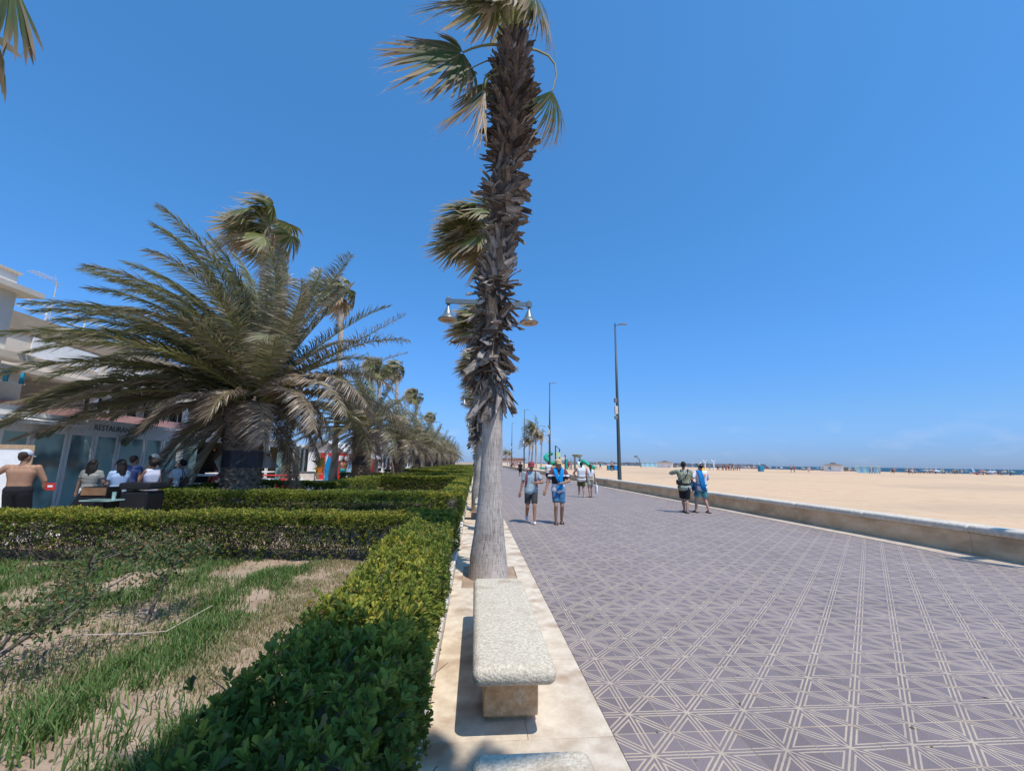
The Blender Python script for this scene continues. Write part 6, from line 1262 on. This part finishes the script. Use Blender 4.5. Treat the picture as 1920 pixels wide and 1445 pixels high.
# playground
pg = thing('play_tower', 'play tower with a green spiral tube slide and a tall grey frame', 'playground', (15.5, 85, sz(15.5, 85))); g0 = sz(15.5, 85)
s = MB(); th = np.linspace(-.3, 4.9, 26); s.tube([(15.0 + 1.05 * math.cos(a + 1.4) * (1 if a < 3.4 else 1 + .5 * (a - 3.4)), 85.4 + 1.05 * math.sin(a + 1.4), g0 + 3.3 - 2.9 * (a + .3) / 5.2) for a in th], .42, 12); s.build('tube_slide', M['slide'], pg, smooth=True)
s = MB(); s.bevbox((13.3, 84.6, g0 + .22), (1.3, .8, .4), .1, seg=2); s.build('slide_exit', M['teal'], pg)
for x, y, hh in ((15.9, 85, 4.7), (16.9, 86, 4.1), (17.9, 85.4, 2.9)): s = MB(); s.cyl((x, y, g0), .13, hh, 8); s.build('post', M['pole'], pg)
s = MB(); s.tube([(15.9, 85, g0 + 4.65), (16.9, 86, g0 + 4.05)], .06, 6); s.build('top_bar', M['pole'], pg); s = MB(); s.box((16.4, 85.5, g0 + 2.9), (.95, 1.0, .95), rot=0); s.build('lime_panel', M['lime'], pg); s = MB(); s.box((17.3, 85.3, g0 + 2.2), (.9, .9, .5)); s.build('cream_panel', M['kerb'], pg); s = MB(); s.bevbox((18.1, 84.9, g0 + 1.1), (.5, .5, 2.0), .1); s.build('teal_panel', M['teal'], pg); s = MB(); s.box((16.9, 85.6, g0 + 1.6), (1.8, 1.2, .1)); s.build('deck', M['wood'], pg)
p2 = thing('play_house', 'play tower with a tan roof, a pale slide and a green tube', 'playground', (20.3, 85, sz(20.3, 85))); g0 = sz(20.3, 85)
for x, y in ((19.9, 85), (20.9, 85), (19.9, 86), (20.9, 86)): s = MB(); s.cyl((x, y, g0), .09, 2.9, 8); s.build('post', M['grey'], p2)
s = MB(); s.lathe((20.4, 85.5, g0 + 2.45), [(.55, 0), (1.0, .25), (1.1, .5), (1.05, .56)], 4); s.build('roof', M['olive_roof'], p2); s = MB(); s.box((20.4, 85.5, g0 + 1.5), (1.1, 1.1, .1)); s.build('deck', M['grey'], p2)
s = MB(); s.add([(20.2, 84.9, g0 + 1.6), (21.0, 84.9, g0 + 1.6), (21.3, 82.6, g0 + .1), (20.5, 82.6, g0 + .1), (20.2, 84.9, g0 + 1.4), (21.0, 84.9, g0 + 1.4), (21.3, 82.6, g0), (20.5, 82.6, g0)], [(0, 3, 2, 1), (4, 5, 6, 7), (0, 1, 5, 4), (1, 2, 6, 5), (2, 3, 7, 6), (3, 0, 4, 7)]); s.build('slide', M['pale_teal'], p2)
s = MB(); s.tube([(20.9, 85.4, g0 + 1.75), (21.8, 85, g0 + 1.5), (22.8, 84.4, g0 + .7), (23.6, 84, g0 + .35)], .38, 12); s.build('tube', M['slide'], p2, smooth=True)
cl = thing('climbing_frame', 'grey pole climbing frame left of the tan-roofed play tower', 'playground', (18.9, 84, g0))
for k in range(6): s = MB(); s.cyl((18.5 + .25 * k, 83.5 + .4 * (k % 3), g0), .06, [1.6, 2.3, 1.4, 2.6, 1.9, 1.5][k], 6); s.build('post', M['grey'], cl)
s = MB(); s.tube([(18.5, 83.5, g0 + 1.3), (19.7, 84.3, g0 + 1.4)], .05, 6); s.build('rail', M['kerb'], cl)
for k, (x, l, m) in enumerate([(26.6, 'dark blue litter bin, left of three on the sand', 'signblue'), (27.3, 'black litter bin, middle of three on the sand', 'pole'), (28.0, 'bright blue litter bin, right of three on the sand', 'blue'), (28.6, 'yellow litter bin beside the lamp mast', 'orange')]):
    t = thing('litter_bin', l, 'bin', (x, 85, sz(x, 85)), 'litter bins on the sand'); s = MB(); s.bevbox((0, 0, .5), (.55, .6, 1.0), .06); s.build('body', M[m], None).parent = t; s = MB(); s.bevbox((0, 0, 1.06), (.6, .66, .12), .04); s.build('lid', M['white'], None).parent = t
t = thing('litter_bin', 'lone blue litter bin far out on the sand', 'bin', (73.8, 106.8, sz(73.8, 106.8)), 'litter bins on the sand'); s = MB(); s.bevbox((0, 0, .75), (1.1, 1.1, 1.5), .1); s.build('body', M['signblue'], None).parent = t; s = MB(); s.cyl((0, .3, 0), .05, 2.3, 6); s.build('post', M['white'], None).parent = t
def hut(label, x, y, w, h, m_roof, num=None, group=None):
    z = sz(x, y); t = thing('beach_hut', label, 'hut', (x, y, z), group); t.rotation_euler = (0, 0, math.atan2(y, x) - math.pi / 2)
    s = MB(); s.box((0, 0, h * .5), (w, w * .8, h)); s.build('wall', M['whitewall'], None).parent = t; s = MB(); s.lathe((0, 0, h), [(w * .72, 0), (w * .70, .12), (w * .26, .55), (w * .2, .6), (w * .2, .9), (w * .02, 1.1)], 4); o = s.build('roof', M['thatch'], None); o.parent = t; o.rotation_euler = (0, 0, math.pi / 4)
    s = MB(); s.box((w * .12, -w * .405, h * .45), (w * .3, .05, h * .8)); s.build('door', M['white'], None).parent = t; s = MB(); s.box((w * .62, 0, h * .35), (w * .22, w * .5, h * .6)); s.build('side_counter', M['thatch'], None).parent = t
    if num:
        c = bpy.data.curves.new('number', 'FONT'); c.body = num; c.size = h * .95; c.extrude = .02; c.materials.append(M['signblue']); o = text_mesh('number', c); COL.objects.link(o); o.parent = t; o.location = (-w * .28, -w * .405, h * .2); o.rotation_euler = (math.pi / 2, 0, 0)
hut('white beach hut with a blue 4 on its wall near the sea', 150, 170.5, 6.6, 2.5, 'thatch', '4', 'beach huts near the water'); hut('white beach hut far left along the shore, behind the men by the wall', 110, 244, 8.5, 2.9, 'thatch', None, 'beach huts near the water')
def cabin(label, x, y, w, h):
    z = sz(x, y); t = thing('changing_cabin', label, 'cabin', (x, y, z), 'pale blue changing cabins'); t.rotation_euler = (0, 0, math.atan2(y, x) - math.pi / 2)
    for k in range(7): s = MB(); s.box(((k - 3) * w / 7, (k % 2) * .05, h / 2), (w / 7, w * .5, h)); s.build('panel', M['striped' if k % 2 else 'pale_teal'], None).parent = t
    s = MB(); s.box((0, 0, h + .06), (w * 1.04, w * .54, .12)); s.build('roof', M['white'], None).parent = t
cabin('pale blue striped changing cabin right of the hut with the 4', 120, 123.5, 5.6, 2.0); cabin('pale blue changing cabin far left along the shore', 120, 290, 11, 3.0)
for k, (y, l) in enumerate([(109, 'white beach shower post, left one'), (104.8, 'white beach shower post, right one')]):
    z = sz(60, y); t = thing('beach_shower', l, 'shower', (60, y, z), 'white beach showers'); s = MB(); s.cyl((60, y, z), .13, 2.3, 8); s.build('post', M['white'], t)
    for q in (-1, 1): s = MB(); s.tube([(60, y, z + 2.2), (60 + q * .55 * .7, y - q * .55 * .7, z + 2.65)], .08, 6); s.build('arm', M['white'], t)
t = thing('sport_post', 'leaning grey post with a board far out on the sand', 'post', (77, 196, sz(77, 196))); s = MB(); s.tube([(77, 196, 0), (76.0, 196, 4.2), (74.8, 196, 5.2)], .25, 6); s.build('post', M['grey'], t); s = MB(); s.box((74.5, 196, 5.3), (1.6, .3, .9)); s.build('board', M['grey'], t)
# people on the sand: small, in a few poses, each one an object
def tiny(mskin, msuit, pose, female):
    s = MB(); a = {'stand': .08, 'walk': .28, 'sit': .2}[pose]
    if pose == 'sit':
        s.capsule((0, 0, .15), .17, (0, -.1, .55), .17, 8); s.capsule((0, -.1, .8), .1, (0, -.08, .88), .1, 8)
        for q in (-1, 1): s.capsule((q * .1, 0, .12), .09, (q * .12, .45, .3), .07, 6); s.capsule((q * .12, .45, .3), .06, (q * .12, .7, .05), .05, 6); s.capsule((q * .2, -.08, .55), .06, (q * .28, .1, .25), .05, 6)
    else:
        for q in (-1, 1): s.capsule((q * .09, 0, .85), .095, (q * .12, q * a, .08), .05, 8); s.capsule((q * .2, 0, 1.4), .06, (q * .3, -q * a, .85), .045, 6)
        s.capsule((-.07, 0, .95), .12, (.07, 0, .95), .12, 8); s.capsule((-.1, 0, 1.25), .12, (.1, 0, 1.25), .12, 8); s.capsule((-.13, 0, 1.4), .08, (.13, 0, 1.4), .08, 8); s.capsule((0, 0, 1.4), .06, (0, 0, 1.55), .055, 6); s.sphere((0, .01, 1.65), .11, 8, 6)
    me = remesh(s, 'person', mskin, .045, 2); me.materials.append(msuit); co = np.zeros(len(me.vertices) * 3, np.float32); me.vertices.foreach_get('co', co); z = co.reshape(-1, 3)[:, 2]
    lo, hi = (0, .32) if pose == 'sit' else (.68, 1.02 if not female else 1.32); hz = .74 if pose == 'sit' else 1.68
    for p in me.polygons: zc = z[list(p.vertices)].mean(); p.material_index = 1 if (lo < zc < hi or zc > hz) else 0
    return me
TS = [skin(RED_), skin((.30, .17, .11)), skin((.48, .30, .21))]; TC = [BLACKC, M['maroon'], WHITE, M['signblue'], M['red'], PALEBLUE]
TM = {}
for p in ('stand', 'walk', 'sit'):
    for k in range(6): TM[p, k] = tiny(TS[k % 3], TC[k], p, k % 2)
CN = ['black', 'dark red', 'white', 'dark blue', 'red', 'pale blue']
def beachgoer(x, y, p, k, label, group, r=0.0, sc=1.0):
    o = bpy.data.objects.new('person', TM[p, k]); COL.objects.link(o); o.location = (x, y, sz(x, y) - .02); o.rotation_euler = (0, 0, r); o.scale = (sc,) * 3; tag(o, label, 'person', group); return o
rp = np.random.default_rng(900)
for k, (x, y, p, l) in enumerate([(74.5, 96.9, 'walk', 'bather in dark trunks walking on the sand, left of a pair'), (75.7, 97.4, 'walk', 'bather walking on the sand, right of a pair'), (81.3, 99.9, 'stand', 'bather standing alone left of the hut with the 4'), (101.1, 103.5, 'walk', 'bather in front of the striped cabin, left of two'), (102.4, 104, 'walk', 'bather in front of the striped cabin, right of two'), (105.4, 105.2, 'stand', 'bather just right of the striped cabin'), (112, 108, 'walk', 'bather walking alone right of the striped cabin'), (120.5, 111.5, 'stand', 'bather in the right group, first from the left'), (122.6, 112.4, 'walk', 'bather in the right group, second from the left'), (126.5, 114, 'walk', 'bather in the right group, third from the left'), (104.9, 228, 'walk', 'far bather running left of the men by the wall'), (86, 150, 'stand', 'bather standing far off before the sea'), (22.5, 70, 'stand', 'beach visitor standing right of the play tower'), (17.4, 80, 'stand', 'beach visitor beside the climbing frame'), (26.2, 92, 'walk', 'beach visitor walking past the bins, left'), (27.0, 92, 'walk', 'beach visitor walking past the bins, right')]):
    beachgoer(x, y, p, k % 6, l + ', in ' + CN[k % 6], 'bathers on the open sand', rp.uniform(0, 6), 1.0)
for k in range(26):
    u = rp.random(); beachgoer(66 + 9 * u + rp.normal(0, .8), 119 + 6 * rp.normal(0, .35), 'stand' if k % 3 else 'walk', k % 6, 'one of the bathers standing in a close group below the showers, in ' + CN[k % 6], 'close group of bathers by the showers, in ' + CN[k % 6], rp.uniform(0, 6))
for k in range(12): beachgoer(9.0 + 3.5 * rp.random(), 108 + 22 * rp.random(), 'stand' if k % 2 else 'walk', k % 6, 'one of the distant visitors under the slim beach palms, in ' + CN[k % 6], 'distant visitors under the beach palms, in ' + CN[k % 6], rp.uniform(0, 6))
UC = [plain('sunshade_' + n, c, .8) for n, c in (('white', (.48, .48, .48)), ('blue', (.14, .24, .34)), ('green', (.22, .36, .27)), ('red', (.40, .14, .13)), ('sky', (.40, .50, .56)), ('orange', (.5, .34, .17)))]
UN = ['white', 'blue', 'green', 'red', 'sky blue', 'orange']; UM = []
for m in UC: s = MB(); s.lathe((0, 0, 1.72), [(1.15, 0), (.95, .16), (.5, .36), (.03, .46)], 8); UM.append(s.mesh('shade', m))
s = MB(); s.cyl((0, 0, 0), .035, 2.15, 6); UPOLE = s.mesh('pole', M['white'])
def shore_place(x, y):
    u = x / y
    return 'before the far breakwater' if u < .55 else 'left of the hut with the 4' if u < .84 else 'between the hut and the striped cabin' if u < .97 else 'just right of the striped cabin' if u < 1.15 else 'towards the right edge'
for k in range(86):
    ang = R(rp.uniform(22, 56)) if k < 70 else R(rp.uniform(6, 22)); x = 150 + 19 * rp.random() ** .7; y = min(x / math.tan(ang), 560); c = int(rp.integers(0, 6)); z = sz(x, y)
    t = thing('parasol', '%s parasol on the shore %s' % (UN[c], shore_place(x, y)), 'parasol', (x, y, z), '%s parasols on the shore %s' % (UN[c], shore_place(x, y))); inst('shade', UM[c], t, (0, 0, -.35), (rp.normal(0, .16), rp.normal(0, .16), 0), (.75,) * 3); inst('pole', UPOLE, t, (0, 0, 0))
    for q in range(2):
        kk = int(rp.integers(0, 6)); beachgoer(x + rp.normal(0, 2), y + rp.normal(0, 2), ('sit', 'stand', 'sit')[int(rp.integers(0, 3))], kk, 'bather in %s by the parasols %s' % (CN[kk], shore_place(x, y)), 'bathers in %s by the parasols %s' % (CN[kk], shore_place(x, y)), rp.uniform(0, 6)) if k < 80 else None
# a small sail, the far breakwater, low far buildings
t = thing('sail_board', 'white windsurf sail on the water far right', 'sail', (215, 171, -.05)); s = MB(); s.add([(215, 171, .2), (216.0, 170.6, .4), (214.6, 171.2, 3.0), (215, 171.1, .2), (216.0, 170.7, .4), (214.6, 171.3, 3.0)], [(0, 1, 2), (5, 4, 3), (0, 3, 4, 1), (1, 4, 5, 2), (2, 5, 3, 0)]); s.build('sail', M['white_cloth'], t); s = MB(); s.bevbox((215.5, 171, .02), (3.2, .7, .16), .06); s.build('board', M['white'], t)
bk = MB(); rk = np.random.default_rng(5)
xs = np.linspace(180, 720, 70)
for x in xs: bk.box((x, 950 + .15 * (x - 180), 1.2 + rk.uniform(-.4, .4)), (9.5, 16 + rk.uniform(-4, 4), 8 + rk.uniform(-2, 2)), taper=.6)
tag(bk.build('breakwater', M['rock'], origin=(300, 950, 0)), 'long dark rock breakwater on the horizon', 'breakwater')
t = thing('low_building', 'long low building with a brownish roof at the far end of the promenade', 'building', (12, 215, 0)); bpart('wall', M['cream'], t, [(3, 24, 212, 222, 0, 2.6)]); bpart('roof', mat('brown_tiles', (.20, .10, .08), .9, (.28, .15, .12), 2), t, [(2.4, 24.6, 211.6, 222.4, 2.6, 3.9)])
tb_ = thing('yellow_board', 'small yellow board at the far end of the promenade', 'sign', (6.9, 118, 0)); s = MB(); s.box((6.9, 118, .75), (.9, .08, 1.1)); s.build('panel', M['orange'], tb_); s = MB(); s.box((6.6, 118, .1), (.08, .08, .25)); s.box((7.2, 118, .1), (.08, .08, .25)); s.build('feet', M['kerb'], tb_)
for k in range(10): 
    x, y = rp.uniform(2.2, 9.2), rp.uniform(115, 170); beachgoer(x, y, 'walk', k % 6, 'one of the tiny walkers at the far end of the promenade, in ' + CN[k % 6], 'tiny walkers at the far end of the promenade, in ' + CN[k % 6], rp.uniform(0, 6)).location.z = 0
# fallen bits on the tiles
fl = MB(); rq = np.random.default_rng(71); n_ = 70; X = rq.uniform(1.1, 6.5, n_); Y = rq.uniform(2.5, 10, n_); leaves_np(fl, np.stack([X, Y, np.full(n_, .006)], 1), np.stack([rq.normal(0, 1, n_), rq.normal(0, 1, n_), np.zeros(n_)], 1), rq.uniform(.015, .045, n_), .4, rq, rq.random(n_), np.full(n_, 1.), 1)
o = fl.build('fallen_leaves', M['hedge'], attrs=True, stuff=True); o['label'] = 'a few dry leaf bits on the promenade tiles'
